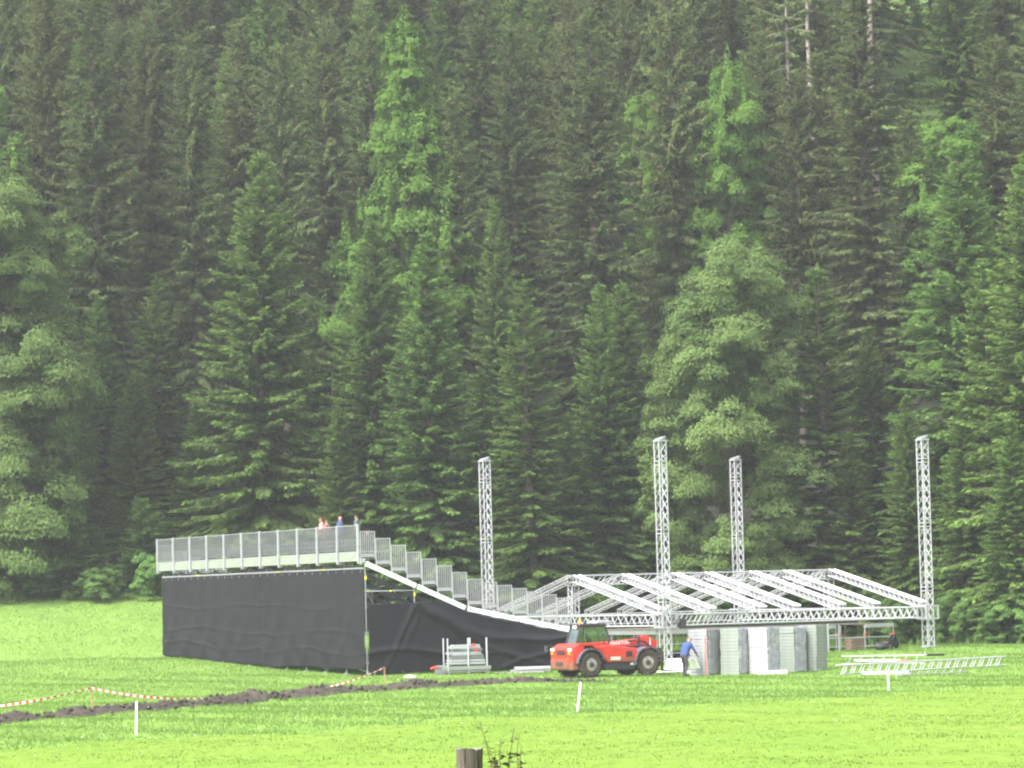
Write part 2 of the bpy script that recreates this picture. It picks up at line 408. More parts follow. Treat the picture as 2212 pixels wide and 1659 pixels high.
# ------------------------------------------------------------------ grass
M['blades'] = foliage_mat('grass_blades', (0.140, 0.232, 0.052), (0.180, 0.284, 0.066), transl=0.65, obj_var=0.0)
M['mown_blades'] = foliage_mat('mown_grass_blades', (0.126, 0.202, 0.037), (0.158, 0.240, 0.045), transl=0.65, obj_var=0.0)
M['petals'] = mat('clover_petals', (0.75, 0.75, 0.70), 0.8)
def build_grass():
    rg = np.random.default_rng(11)
    def blades(x, y, h, w, spread):
        n = len(x); z = H(x, y)
        a = rg.uniform(0, 2 * np.pi, n); lx = rg.normal(0, spread, n) * h; ly = rg.normal(0, spread, n) * h
        b = np.stack([x, y, z - 0.01], -1)
        s = np.stack([np.cos(a) * w, np.sin(a) * w, np.zeros(n)], -1)
        t = b + np.stack([lx, ly, h], -1)
        V = np.stack([b - s, b + s, t], 1).reshape(-1, 3)
        T = np.arange(3 * n).reshape(-1, 3)
        tint = np.repeat(np.clip(rg.normal(0.5, 0.22, n), 0.1, 1), 3)
        return V, T, tint
    def field(n, y0, y1):
        u = rg.uniform(0, 1, n); y = np.sqrt(y0 ** 2 + u * (y1 ** 2 - y0 ** 2)); x = rg.uniform(-0.155, 0.155, n) * y
        return x, y
    x, y = field(260000, 78, 240)
    ok = y < edge_y(x) + 4
    x, y = x[ok], y[ok]
    mn = y < mown_line(x) - 1.6 * np.sin(x * 0.7) + rg.normal(0, 1.2, len(x))
    # keep the trampled strip around the machine and stacks thinner
    for nm, sel, hh, w, m in (('grass', ~mn, (0.05, 0.14), 0.020, M['blades']), ('mown_grass', mn & (rg.random(len(x)) < 0.6), (0.02, 0.05), 0.022, M['mown_blades'])):
        xx, yy = x[sel], y[sel]
        h = rg.uniform(hh[0], hh[1], len(xx)) * (0.7 + 0.6 * (0.5 + 0.5 * np.sin(xx * 0.9 + 2 * np.sin(yy * 0.31)) * np.sin(yy * 0.6)))
        V, T, tint = blades(xx, yy, h, rg.uniform(0.6, 1.4, len(xx)) * w, 0.35)
        o = link(nm, np_mesh(nm, V, tris=T, mats=[m], attrs={'tint': tint})); tag(o, 'short yellow-green mown grass in front of the white stakes' if nm[0] == 'm' else 'taller green meadow grass around the stand and stage', 'grass', kind='stuff')
    # rough verge at the wood's edge
    n = 26000
    xv = rg.uniform(-42, 42, n); yv = edge_y(xv) + rg.normal(0.5, 1.6, n)
    h = rg.uniform(0.2, 0.75, n)
    V, T, tint = blades(xv, yv, h, rg.uniform(0.03, 0.08, n), 0.4)
    o = link('verge_weeds', np_mesh('verge_weeds', V, tris=T, mats=[M['shrub']], attrs={'tint': tint})); tag(o, 'rough tall weeds along the edge of the wood', 'weeds', kind='stuff')
    # white clover heads and pale litter
    n = 420
    xf, yf = field(n, 95, 205)
    zf = H(xf, yf) + rg.uniform(0.08, 0.2, n)
    o6 = np.array([(1, 0, 0), (-1, 0, 0), (0, 1, 0), (0, -1, 0), (0, 0, 1), (0, 0, -1)], float)
    t8 = np.array([(0, 2, 4), (2, 1, 4), (1, 3, 4), (3, 0, 4), (2, 0, 5), (1, 2, 5), (3, 1, 5), (0, 3, 5)])
    r = rg.uniform(0.010, 0.020, n)
    V = (np.stack([xf, yf, zf], -1)[:, None] + o6[None] * r[:, None, None]).reshape(-1, 3)
    T = (np.arange(n)[:, None, None] * 6 + t8[None]).reshape(-1, 3)
    o = link('clover_flowers', np_mesh('clover_flowers', V, tris=T, mats=[M['petals']])); tag(o, 'small white clover heads dotted over the meadow', 'flowers', kind='stuff')
build_grass()

# ------------------------------------------------------------------ bank of dug soil
def build_soil():
    rg = np.random.default_rng(5)
    pts = [G(px, py) for px, py in ((-220, 1585), (-60, 1566), (0, 1560), (200, 1541), (400, 1525), (600, 1508), (800, 1493), (1000, 1480), (1190, 1472), (1270, 1473), (1330, 1473))]
    P_ = np.array([(p.x, p.y) for p in pts]); seg = np.r_[0, np.cumsum(np.hypot(*np.diff(P_, axis=0).T))]
    n = int(seg[-1] / 0.10); s = np.linspace(0, seg[-1], n)
    cx, cy = np.interp(s, seg, P_[:, 0]), np.interp(s, seg, P_[:, 1])
    tx, ty = np.gradient(cx), np.gradient(cy); l = np.hypot(tx, ty); nx, ny = -ty / l, tx / l
    def lump(k, amp, sd):
        r_ = np.random.default_rng(sd); ctrl = r_.uniform(-1, 1, int(seg[-1] / k) + 3)
        return amp * np.interp(s, np.arange(len(ctrl)) * k, ctrl)
    m = 17; u = np.linspace(-1, 1, m)
    wid = 0.92 + lump(1.5, 0.28, 1) + lump(0.5, 0.12, 2)
    hgt = 0.22 + lump(2.1, 0.12, 3) + lump(0.6, 0.10, 4) + lump(0.25, 0.06, 9)
    fade = 1 - 0.75 * sm(seg[7], seg[9], s)
    hgt = hgt * fade
    off = lump(1.8, 0.25, 6)
    V = np.zeros((n, m, 3))
    for j in range(m):
        o = u[j] * wid + off
        x, y = cx + nx * o, cy + ny * o
        prof = np.maximum(0, 1 - abs(u[j]) ** 2.2)
        V[:, j, 0] = x; V[:, j, 1] = y
        V[:, j, 2] = H(x, y) - 0.05 + prof * hgt * (1 + lump(0.35, 0.35, 20 + j)) + rg.normal(0, 0.035, n) * prof ** 0.3
    idx = np.arange(n * m).reshape(n, m)
    Q = np.stack([idx[:-1, :-1], idx[1:, :-1], idx[1:, 1:], idx[:-1, 1:]], -1).reshape(-1, 4)
    # loose clods
    k = 550; si = rg.integers(0, n, k); of = rg.normal(0, 0.75, k) * 1.15
    x, y = cx[si] + nx[si] * of, cy[si] + ny[si] * of
    base = H(x, y) + np.maximum(0, 1 - (of / 1.3) ** 2) * hgt[si]
    o6 = np.array([(1, 0, 0), (-1, 0, 0), (0, 1, 0), (0, -1, 0), (0, 0, 1), (0, 0, -1)], float)
    t8 = np.array([(0, 2, 4), (2, 1, 4), (1, 3, 4), (3, 0, 4), (2, 0, 5), (1, 2, 5), (3, 1, 5), (0, 3, 5)])
    r = rg.uniform(0.03, 0.13, k)
    C = np.stack([x, y, base], -1)[:, None] + o6[None] * r[:, None, None] * rg.uniform(0.6, 1.3, (k, 6, 1))
    T = (np.arange(k)[:, None, None] * 6 + t8[None]).reshape(-1, 3) + n * m
    o = link('soil_bank', np_mesh('soil_bank', np.concatenate([V.reshape(-1, 3), C.reshape(-1, 3)]), Q, T, [M['soil']]))
    tag(o, 'long low bank of dug brown soil running to the red machine', 'soil', kind='stuff')
build_soil()

# ================================================================== trees
def tube_np(pts, rad, n=7):
    pts = np.asarray(pts, float); rad = np.asarray(rad, float); k = len(pts)
    t = np.gradient(pts, axis=0); t /= np.linalg.norm(t, axis=1)[:, None] + 1e-9
    ref = np.where(np.abs(t[:, 2:3]) > 0.9, np.array([[1.0, 0, 0]]), np.array([[0, 0, 1.0]]))
    u = np.cross(t, ref); u /= np.linalg.norm(u, axis=1)[:, None]; w = np.cross(t, u)
    a = np.arange(n) / n * 2 * np.pi
    V = pts[:, None] + rad[:, None, None] * (np.cos(a)[None, :, None] * u[:, None] + np.sin(a)[None, :, None] * w[:, None])
    i = np.arange(k - 1)[:, None] * n; j = np.arange(n)[None]
    Q = np.stack([i + j, i + (j + 1) % n, i + n + (j + 1) % n, i + n + j], -1).reshape(-1, 4)
    return V.reshape(-1, 3), Q

def join_tubes(lst):
    Vs, Qs, o = [], [], 0
    for V, Q in lst: Vs.append(V); Qs.append(Q + o); o += len(V)
    return np.concatenate(Vs), np.concatenate(Qs)

def spruce(seed, Hh=25.0, Rr=4.0, whorl=0.42, per=6, base=0.06, dens=24.0, hang=0.35, gap=0.0, pw=0.85, size=1.0, needle='spruce', cones=0.0, wild=0.15):
    rg = np.random.default_rng(seed)
    tw_b, tw_d, tw_w, tw_l, tint = [], [], [], [], []
    limbs = []
    tz = np.linspace(0, Hh * 0.985, 14)
    sway = np.stack([np.cumsum(rg.normal(0, 0.05, 14)), np.cumsum(rg.normal(0, 0.05, 14)), tz], -1)
    r0 = 0.0115 * Hh
    limbs.append(tube_np(sway, r0 * (1 - tz / Hh) ** 0.8 + 0.015, 8))
    z = base * Hh
    while z < Hh * 0.985:
        t = min(1.0, max(0.0, (z / Hh - base) / (1 - base)))
        prof = (1 - t) ** pw * (0.72 + 0.28 * min(1, t / 0.12))
        nb = max(3, int(round(per * (0.7 + 0.5 * (1 - t)) + rg.normal(0, 0.7))))
        a0 = rg.uniform(0, 2 * np.pi)
        for k in range(nb):
            if rg.random() < gap * (1 - 0.5 * t): continue
            L = Rr * prof * rg.uniform(1 - 1.7 * wild, 1 + wild) + 0.12
            az = a0 + 2 * np.pi * k / nb + rg.normal(0, 0.2)
            zb = z + rg.normal(0, 0.12)
            el = 0.75 * t ** 1.2 - 0.10 * (1 - t) + rg.normal(0, 0.09)
            dr = (0.42 + rg.normal(0, 0.08)) * (1 - 0.75 * t); up = 0.20 * (1 - 0.4 * t)
            d = np.array([np.cos(az), np.sin(az), 0.0]); pr = np.array([-np.sin(az), np.cos(az), 0.0])
            cxy = np.array([np.interp(zb, tz, sway[:, 0]), np.interp(zb, tz, sway[:, 1])])
            def pos(s):
                p = d[None] * (L * s)[:, None]; p[:, 2] += zb + L * (el * s - dr * s ** 2 + up * s ** 4); p[:, :2] += cxy; return p
            if L > 0.8:
                ss = np.linspace(0, 0.92, 4); limbs.append(tube_np(pos(ss), 0.012 + 0.010 * L * (1 - ss), 4))
            bt = rg.normal(0.5, 0.16)
            n = int(dens * (0.55 + L) * (0.6 + 0.25 * L ** 0.5)) + 4
            s = np.clip(rg.uniform(0.03, 1.0, n) ** 0.9, 0, 1)
            p = pos(s); p2 = pos(np.clip(s + 0.03, 0, 1.05)); tg = p2 - p; tg /= np.linalg.norm(tg, axis=1)[:, None] + 1e-9
            side = rg.choice([-1.0, 1.0], n)
            hz = hang * rg.uniform(0.2, 1.8, n)
            dd = tg * rg.uniform(0.5, 1.1, n)[:, None] + pr[None] * (side * rg.uniform(0.15, 1.0, n))[:, None]
            dd[:, 2] += -hz + 0.35 * t
            dd /= np.linalg.norm(dd, axis=1)[:, None]
            ll = size * (0.20 + 0.13 * L * (1.15 - s)) * rg.uniform(0.7, 1.4, n)
            tw_b.append(p + rg.normal(0, 0.03, (n, 3))); tw_d.append(dd); tw_l.append(ll)
            ti = np.clip(bt * 0.55 + 0.30 * s ** 2 + rg.normal(0, 0.13, n) + 0.10, 0.13, 1)
            if cones > 0 and t > 0.35:
                ti[rg.random(n) < cones * t] = 0.0
            tint.append(ti)
        z += whorl * (0.65 + 0.6 * (1 - t)) * rg.uniform(0.75, 1.3)
    # leader
    n = 14; zz = rg.uniform(Hh * 0.95, Hh, n); a = rg.uniform(0, 6.28, n)
    tw_b.append(np.stack([np.full(n, sway[-1, 0]), np.full(n, sway[-1, 1]), zz], -1)); dd = np.stack([np.cos(a) * 0.5, np.sin(a) * 0.5, np.full(n, 0.8)], -1)
    tw_d.append(dd); tw_l.append(np.full(n, 0.28)); tint.append(np.full(n, 0.8))
    b, d, l, ti = np.concatenate(tw_b), np.concatenate(tw_d), np.concatenate(tw_l), np.concatenate(tint)
    n = len(b)
    rv = rg.normal(0, 0.6, (n, 3)); rv[:, 2] += 0.9
    w = np.cross(d, rv); w /= np.linalg.norm(w, axis=1)[:, None] + 1e-9
    ww = (l * rg.uniform(0.16, 0.26, n))[:, None] * w
    mid = b + d * (l * 0.45)[:, None]; sagv = np.zeros((n, 3)); sagv[:, 2] = -0.06 * l
    tip = b + d * l[:, None] + sagv
    V = np.stack([b, mid - ww, tip, mid + ww], 1).reshape(-1, 3)
    Q = np.arange(4 * n).reshape(-1, 4)
    tint4 = np.repeat(ti, 4); tint4[2::4] = np.where(ti > 0.1, np.clip(ti + 0.15, 0, 1), ti)
    crown = np_mesh('crown', V, Q, mats=[M[needle]], attrs={'tint': tint4})
    TV, TQ = join_tubes(limbs)
    trunk = np_mesh('trunk', TV, TQ, mats=[M['bark']], smooth=True)
    return trunk, crown, Hh, Rr

def broadleaf(seed, Hh=20.0, Rr=5.0, lobes=34, clumps=18, per=230, leaf=0.085, base=0.06, needle='maple', spiky=0.0, flat=1.0, cone=False):
    rg = np.random.default_rng(seed)
    sc = min(1.0, Hh / 20)
    limbs = []; tz = np.linspace(0, Hh * 0.8, 9)
    tr = np.stack([np.cumsum(rg.normal(0, 0.12 * sc, 9)), np.cumsum(rg.normal(0, 0.12 * sc, 9)), tz], -1)
    limbs.append(tube_np(tr, 0.010 * Hh * (1 - tz / Hh) ** 1.8 + 0.015 * sc, 8))
    B, Nn, Lf, Ti = [], [], [], []
    for c in range(lobes):
        t = (c + rg.uniform(0.1, 0.9)) / lobes
        rl = Rr * rg.uniform(0.32, 0.56) * (1.0 if not cone else (1.25 - 0.70 * t))
        zc = Hh * base + (Hh * (1 - base) - rl * 0.8) * t
        wd = Rr * (np.sqrt(max(0.03, 1 - ((t - 0.34) / (0.80 if t > 0.34 else 0.55)) ** 2)) if not cone else 1.15 * (1.02 - t) ** 0.62)
        rr = max(0.0, wd - 0.6 * rl) * rg.uniform(0.35, 1.0) ** 0.6; az = c * 2.4 + rg.normal(0, 0.5)
        ax = np.array([np.interp(zc, tz, tr[:, 0]), np.interp(zc, tz, tr[:, 1])])
        ctr = np.array([rr * np.cos(az), rr * np.sin(az), zc]); ctr[:2] += ax
        z0 = max(Hh * 0.06, zc - rr * 0.9 - 0.05 * Hh)
        p0 = np.array([np.interp(z0, tz, tr[:, 0]), np.interp(z0, tz, tr[:, 1]), z0])
        q = np.linspace(0, 1, 5)[:, None]; pp = p0 + (ctr - p0) * q; pp[:, 2] += np.sin(q[:, 0] * np.pi) * 0.25 * sc
        limbs.append(tube_np(pp, (0.05 * (1 - q[:, 0]) + 0.010) * sc, 5))
        lt = rg.normal(0.45, 0.10)
        outv = np.array([np.cos(az), np.sin(az), 0.35])
        for k in range(clumps):
            v = rg.normal(0, 1, 3) + 0.55 * outv; v[2] = abs(v[2]) if rg.random() < 0.40 else v[2]; v /= np.linalg.norm(v)
            cc = ctr + v * rl * rg.uniform(0.55, 1.05) * np.array([1, 1, flat])
            cr = (rg.uniform(0.26, 0.46) if not cone else rg.uniform(0.24, 0.46)) * rl
            n = int(per * (cr / leaf * 0.085) ** 2 * 2.2) + 8
            w = rg.normal(0, 1, (n, 3)); w /= np.linalg.norm(w, axis=1)[:, None]
            w[:, 2] = np.where(w[:, 2] < -0.3, -0.5 * w[:, 2], w[:, 2])
            off = w * (cr * rg.uniform(0.3, 1.08, n) ** 0.5)[:, None]; off[:, 2] *= 0.85
            if spiky > 0 and rg.random() < spiky:
                off[:, 2] = np.abs(off[:, 2]) * 3.2; off[:, :2] *= 0.45
            B.append(cc + off); nn = w * 0.6 + v + rg.normal(0, 0.5, (n, 3)); nn[:, 2] += 0.5; nn /= np.linalg.norm(nn, axis=1)[:, None]; Nn.append(nn)
            Lf.append(leaf * rg.uniform(0.6, 1.35, n)); Ti.append(np.clip(lt + rg.normal(0, 0.09) + rg.normal(0, 0.14, n), 0.1, 1))
    b, nrm, l, ti = np.concatenate(B), np.concatenate(Nn), np.concatenate(Lf), np.concatenate(Ti)
    n = len(b); rv = rg.normal(0, 1, (n, 3)); u = np.cross(nrm, rv); u /= np.linalg.norm(u, axis=1)[:, None]; w = np.cross(nrm, u)
    u *= l[:, None]; w *= (l * 0.55)[:, None]
    V = np.stack([b - u, b - w, b + u, b + w], 1).reshape(-1, 3)
    crown = np_mesh('crown', V, np.arange(4 * n).reshape(-1, 4), mats=[M[needle]], attrs={'tint': np.repeat(ti, 4)})
    TV, TQ = join_tubes(limbs)
    trunk = np_mesh('trunk', TV, TQ, mats=[M['bark']], smooth=True)
    return trunk, crown, Hh, Rr

KIND = {
    'dense': [spruce(101, 24, 4.2, per=8, hang=0.45, gap=0.04, dens=34, size=0.88), spruce(102, 22, 3.6, per=8, hang=0.38, gap=0.05, pw=0.9, dens=34, size=0.88), spruce(103, 25, 4.4, per=8, hang=0.5, gap=0.08, pw=0.78, dens=31, size=0.9)],
    'slender': [spruce(111, 20, 3.0, whorl=0.5, per=7, hang=0.30, pw=0.80, gap=0.04, dens=32, size=0.9)],
    'old': [spruce(121, 29, 4.0, whorl=0.45, per=7, base=0.20, hang=0.8, gap=0.14, pw=0.62, needle='old_spruce', cones=0.03, wild=0.28, size=0.85, dens=36),
            spruce(122, 28, 3.5, whorl=0.45, per=7, base=0.14, hang=0.7, gap=0.12, pw=0.70, needle='old_spruce', cones=0.035, wild=0.25, size=0.85, dens=36),
            spruce(123, 30, 4.4, whorl=0.5, per=7, base=0.26, hang=0.9, gap=0.18, pw=0.55, needle='old_spruce', cones=0.05, wild=0.32, size=0.85, dens=36)],
    'young': [spruce(131, 5, 1.7, whorl=0.22, per=7, base=0.02, hang=0.2, dens=46, size=0.55)],
    'maple': [broadleaf(201, 20, 5.0), broadleaf(202, 21, 5.2, lobes=40)],
    'beech': [broadleaf(211, 20, 3.6, lobes=34, clumps=22, needle='beech', spiky=0.35, base=0.30, cone=True)],
    'pale_leaf': [broadleaf(213, 17, 3.4, lobes=30, clumps=15, needle='beech', spiky=0.10, base=0.03)],
    'bush': [broadleaf(221, 2.6, 1.7, lobes=12, clumps=12, per=300, leaf=0.055, base=0.12, needle='shrub', flat=0.8)],
    'pole': [spruce(141, 30, 3.0, whorl=0.7, per=5, base=0.72, hang=0.7, gap=0.3, needle='old_spruce', wild=0.3)],
}
def tree(name, label, kind, px, ytop, depth, rad, group=None, var=None, trunk_mat=None, height=None, seed=0):
    r_ = random.Random(int(px * 13 + depth * 7 + seed))
    top = P(px, ytop, depth)
    zb = Hf(top.x, depth)
    h = height if height is not None else top.z - zb
    vs = KIND[kind]; trunk, crown, Hh, Rr = vs[var if var is not None else r_.randrange(len(vs))]
    t = thing(name, label, 'bush' if kind == 'bush' else 'tree', (top.x, depth, zb - 0.15), r_.uniform(0, 6.28), group)
    t.scale = (rad / Rr, rad / Rr, (h + 0.15) / Hh)
    a = link('trunk', trunk, t); b = link('crown', crown, t)
    if trunk_mat is not None:
        a.material_slots[0].link = 'OBJECT'; a.material_slots[0].material = trunk_mat
    return t

ORD = ['first', 'second', 'third', 'fourth', 'fifth', 'sixth', 'seventh', 'eighth', 'ninth', 'tenth', 'eleventh', 'twelfth', 'thirteenth', 'fourteenth',
       'fifteenth', 'sixteenth', 'seventeenth', 'eighteenth', 'nineteenth', 'twentieth', 'twenty-first', 'twenty-second', 'twenty-third', 'twenty-fourth', 'twenty-fifth', 'twenty-sixth', 'twenty-seventh', 'twenty-eighth']
FR = 'front row trees along the wood edge'
for a in [
    ('maple_tree', 'pale green leafy tree filling the left edge above the meadow', 'maple', -5, 338, 229, 5.7),
    ('spruce_tree', 'narrow dark spruce left of the tallest front spruce, with bright tip', 'slender', 345, 598, 236, 4.0),
    ('spruce_tree', 'tallest bushy green spruce of the front row behind the left of the stand', 'dense', 548, 325, 230, 6.3),
    ('spruce_tree', 'dark spruce behind the people on the stand', 'dense', 795, 468, 228, 4.7),
    ('spruce_tree', 'dark spruce behind the stepped railings of the stand', 'dense', 922, 503, 225, 5.2),
    ('spruce_tree', 'slender bright green spruce just right of the rear left mast', 'slender', 1140, 596, 221, 4.3),
    ('spruce_tree', 'left one of two close dark spruces between slender spruce and leafy maple', 'dense', 1296, 612, 226, 4.0),
    ('spruce_tree', 'right one of two close dark spruces between slender spruce and leafy maple', 'dense', 1346, 606, 228, 4.0),
    ('maple_tree', 'large pale green maple behind the two middle masts', 'maple', 1562, 540, 219, 5.0),
    ('spruce_tree', 'pointed green spruce standing against the right side of the maple', 'slender', 1762, 574, 219, 4.5),
    ('spruce_tree', 'dark short spruce between pointed spruce and right mast', 'dense', 1885, 700, 222, 3.2),
    ('spruce_tree', 'broad light green conifer above and behind the right mast', 'dense', 2060, 300, 218, 5.8),
    ('spruce_tree', 'dark spruce touching the right mast on its right side', 'dense', 2120, 560, 212, 4.4),
    ('spruce_tree', 'tall dark spruce filling the right edge of the photo', 'dense', 2215, 330, 207, 5.6),
    ('spruce_tree', 'dark spruce filling the gap left of the front maple', 'dense', 1440, 800, 229, 3.2),
    ('spruce_tree', 'short dark spruce between tallest front spruce and stand people', 'dense', 668, 760, 235, 3.0),
    ('spruce_tree', 'short dark spruce left of the rear left mast', 'dense', 1035, 800, 229, 2.8),
    ('spruce_tree', 'dark spruce right behind the pale leafy tree at left edge', 'dense', 215, 640, 239, 3.6),
    ('spruce_tree', 'short dark spruce under the tallest front spruce, left of the stand', 'dense', 425, 860, 233, 2.8),
    ('spruce_tree', 'low dark spruce right of the maple above the roof truss', 'dense', 1680, 880, 224, 3.0),
    ('spruce_tree', 'low dark spruce left of the right mast', 'dense', 1965, 850, 214, 2.7),
    ('spruce_tree', 'middling dark spruce between the pale left tree and the narrow spruce', 'dense', 290, 800, 234, 3.2),
    ('spruce_tree', 'dark low spruce behind the stand corner people', 'dense', 735, 860, 226, 2.6),
    ('spruce_tree', 'low spruce behind the stepped railings right of the dark pair', 'dense', 1230, 900, 224, 2.8),
    ('spruce_tree', 'low spruce right of the maple beside the rear right mast', 'dense', 1830, 930, 217, 2.7),
    ('spruce_tree', 'low spruce right of the right mast at the wood edge', 'dense', 2080, 860, 209, 2.8),
    ('spruce_tree', 'low spruce at the right edge in front of the tall one', 'dense', 2175, 900, 204, 2.8),
    ('spruce_tree', 'low spruce in the shade right of the pale left tree', 'dense', 125, 900, 235, 3.0),
]: tree(*a, group=FR)
for px, yt, dp, rd, lb in ((-190, 380, 226, 5, 'spruce just off the left edge of the photo'), (-330, 300, 232, 4.5, 'spruce well off the left edge of the photo'), (2350, 300, 205, 4.5, 'spruce just off the right edge of the photo'), (2480, 260, 210, 4.6, 'spruce well off the right edge of the photo')):
    tree('spruce_tree', lb, 'dense', px, yt, dp, rd, group='trees beyond the frame')
tree('beech_tree', 'bright yellow-green beech rising between the spruces, upper left of centre', 'beech', 875, 48, 241, 4.7)
tree('spruce_tree', 'dark spruce top showing behind the right of the bright beech', 'dense', 1065, 430, 236, 3.4)
tree('birch_tree', 'pale green leafy crown high above the front maple', 'pale_leaf', 1560, 138, 246, 3.1)
tree('birch_tree', 'light green leafy crown beside the tall spruce in the upper middle', 'pale_leaf', 1385, 195, 249, 2.4)
tree('birch_tree', 'light green feathery tree near the upper right corner', 'pale_leaf', 2040, 250, 236, 3.2)
tree('birch_tree', 'yellow-green leafy crown cut by the left edge of the photo', 'pale_leaf', -40, 180, 246, 3.6)
row2 = [(95, -80, 246, 4.0), (205, -30, 243, 4.6), (318, 20, 252, 3.6), (410, 62, 245, 3.7), (505, 40, 256, 3.8), (605, 92, 246, 4.0), (705, 30, 254, 3.8), (790, -10, 252, 3.7), (985, 176, 240, 4.0),
        (1105, 50, 252, 3.8), (1262, 18, 241, 5.0), (1345, -20, 258, 3.6), (1442, -60, 247, 4.2), (1640, 60, 250, 3.7), (1712, 150, 243, 3.8), (1770, 105, 245, 3.7), (1862, -40, 240, 4.9), (1965, 230, 238, 3.2), (2150, 80, 240, 3.9), (2240, -60, 236, 4.2)]
for i, (px, yt, dp, rd) in enumerate(row2):
    tree('spruce_tree', 'tall old spruce, %s from the left in the row behind the front trees' % ORD[i], 'old', px, yt, dp, rd, group='old spruces in the second row')
r3 = random.Random(21)
for row, (dp, step, lo, hi) in enumerate(((261, 88, 24, 31), (276, 90, 24, 31), (292, 94, 24, 30), (312, 100, 24, 30), (336, 110, 24, 30))):
    px = -90 + r3.uniform(0, 40); i = 0
    word = ['third', 'fourth', 'fifth', 'sixth', 'seventh'][row]
    while px < 2330:
        d = dp + r3.uniform(-5, 5)
        gapped = 1945 < px < 2060 and row < 3
        if not gapped:
            x = P(px, 200, d).x
            top = Hf(x, d) + r3.uniform(lo, hi)
            tree('spruce_tree', 'hazy spruce high on the slope, %s from the left in the %s row' % (ORD[i], word), 'old' if r3.random() < 0.62 else 'dense', px, 200, d, r3.uniform(3.6, 4.7),
                 group='spruces high on the slope', height=top - Hf(x, d))
            i += 1
        px += step * r3.uniform(0.75, 1.25)
for px, dp, r, w in ((1706, 252, 2.6, 'left'), (1752, 256, 2.6, 'right')):
    tree('spruce_tree', 'bare pale grey trunk at the top edge, %s of the pair' % w, 'pole', px, 200, dp, r, trunk_mat=M['pale_bark'], height=31, group='bare pale trunks')
tree('spruce_tree', 'bare pale trunk at the top edge right of the pale pair', 'pole', 1884, 200, 263, 2.6, trunk_mat=M['pale_bark'], height=30)
# young growth along the verge on the left
for nm, lb, kd, px, yt, dp, rd in (
    ('young_spruce', 'young spruce with layered boughs beside the pole at the meadow edge', 'young', 140, 1105, 228, 3.0),
    ('young_spruce', 'small young spruce behind the low bush left of the stand', 'young', 205, 1140, 229, 2.4),
    ('young_spruce', 'young spruce close to the left end of the stand', 'young', 300, 1080, 229, 2.6),
    ('bush', 'rounded dark green bush at the meadow edge left of the stand', 'bush', 222, 1222, 225.5, 1.7),
    ('bush', 'light green bush partly behind the left end of the black tarp', 'bush', 330, 1190, 226, 1.7),
    ('bush', 'low shadowed bush under the pale leafy tree at left edge', 'bush', 25, 1200, 228, 2.4),
    ('bush', 'low bush just right of the pale leafy tree trunk', 'bush', 85, 1185, 229, 2.2),
    ('bush', 'bushy undergrowth behind the left end of the roof truss', 'bush', 1300, 1240, 221, 2.2),
    ('bush', 'bushy undergrowth behind the middle of the roof truss', 'bush', 1560, 1225, 220, 2.4),
    ('bush', 'bushy undergrowth behind the right end of the stage', 'bush', 1850, 1265, 215, 2.2),
    ('bush', 'grey-green bush right beside the foot of the right mast', 'bush', 2060, 1275, 207, 1.6),
    ('bush', 'dark bush at the wood edge far right of the ladders', 'bush', 2180, 1290, 203, 1.8),
    ('bush', 'undergrowth bush between rear right mast and roof ridge', 'bush', 1700, 1250, 219, 2.2),
    ('bush', 'undergrowth bush just left of the right mast', 'bush', 1950, 1280, 211, 1.7),
): tree(nm, lb, kd, px, yt, dp, rd)

for px, yt, dp, rd, lb in ((1962, 60, 286, 2.0, 'light bush at the left of the bright clearing, upper right'), (2010, 150, 276, 2.2, 'light bush low in the bright clearing, upper right'), (2040, 80, 284, 1.9, 'light bush at the right of the bright clearing, upper right'), (1990, 20, 296, 2.0, 'light bush at the top of the bright clearing, upper right')):
    tree('bush', lb, 'bush', px, yt, dp, rd, height=2.6)
tree('birch_tree', 'thin pale green tree in the bright clearing near the top right', 'pale_leaf', 2015, 20, 282, 2.2, height=11)

# ================================================================== grandstand
ALPHA = R(24.67)
ST = Vector((-7.352, 178.69, 0.0))
def st_world(x, y, z=0.0):
    return Vector((ST.x + x * math.cos(ALPHA) - y * math.sin(ALPHA), ST.y + x * math.sin(ALPHA) + y * math.cos(ALPHA), z))
def st_ground(x, y):
    w = st_world(x, y); return Hf(w.x, w.y)
BAY, NB, LEN = 2.67, 11, 29.37
DECK = 6.30
RUN = 0.80
def tread_z(k): return 5.94 - 0.345 * k if k <= 7 else 5.94 - 0.345 * 7 - 0.172 * (k - 7)
def beam_z(s): return 5.80 - 0.4375 * s if s < 5.28 else 3.49 - 0.215 * (s - 5.28)

stand = thing('grandstand', 'steel grandstand with stepped railings and mesh-backed top walkway', 'grandstand', ST, ALPHA)
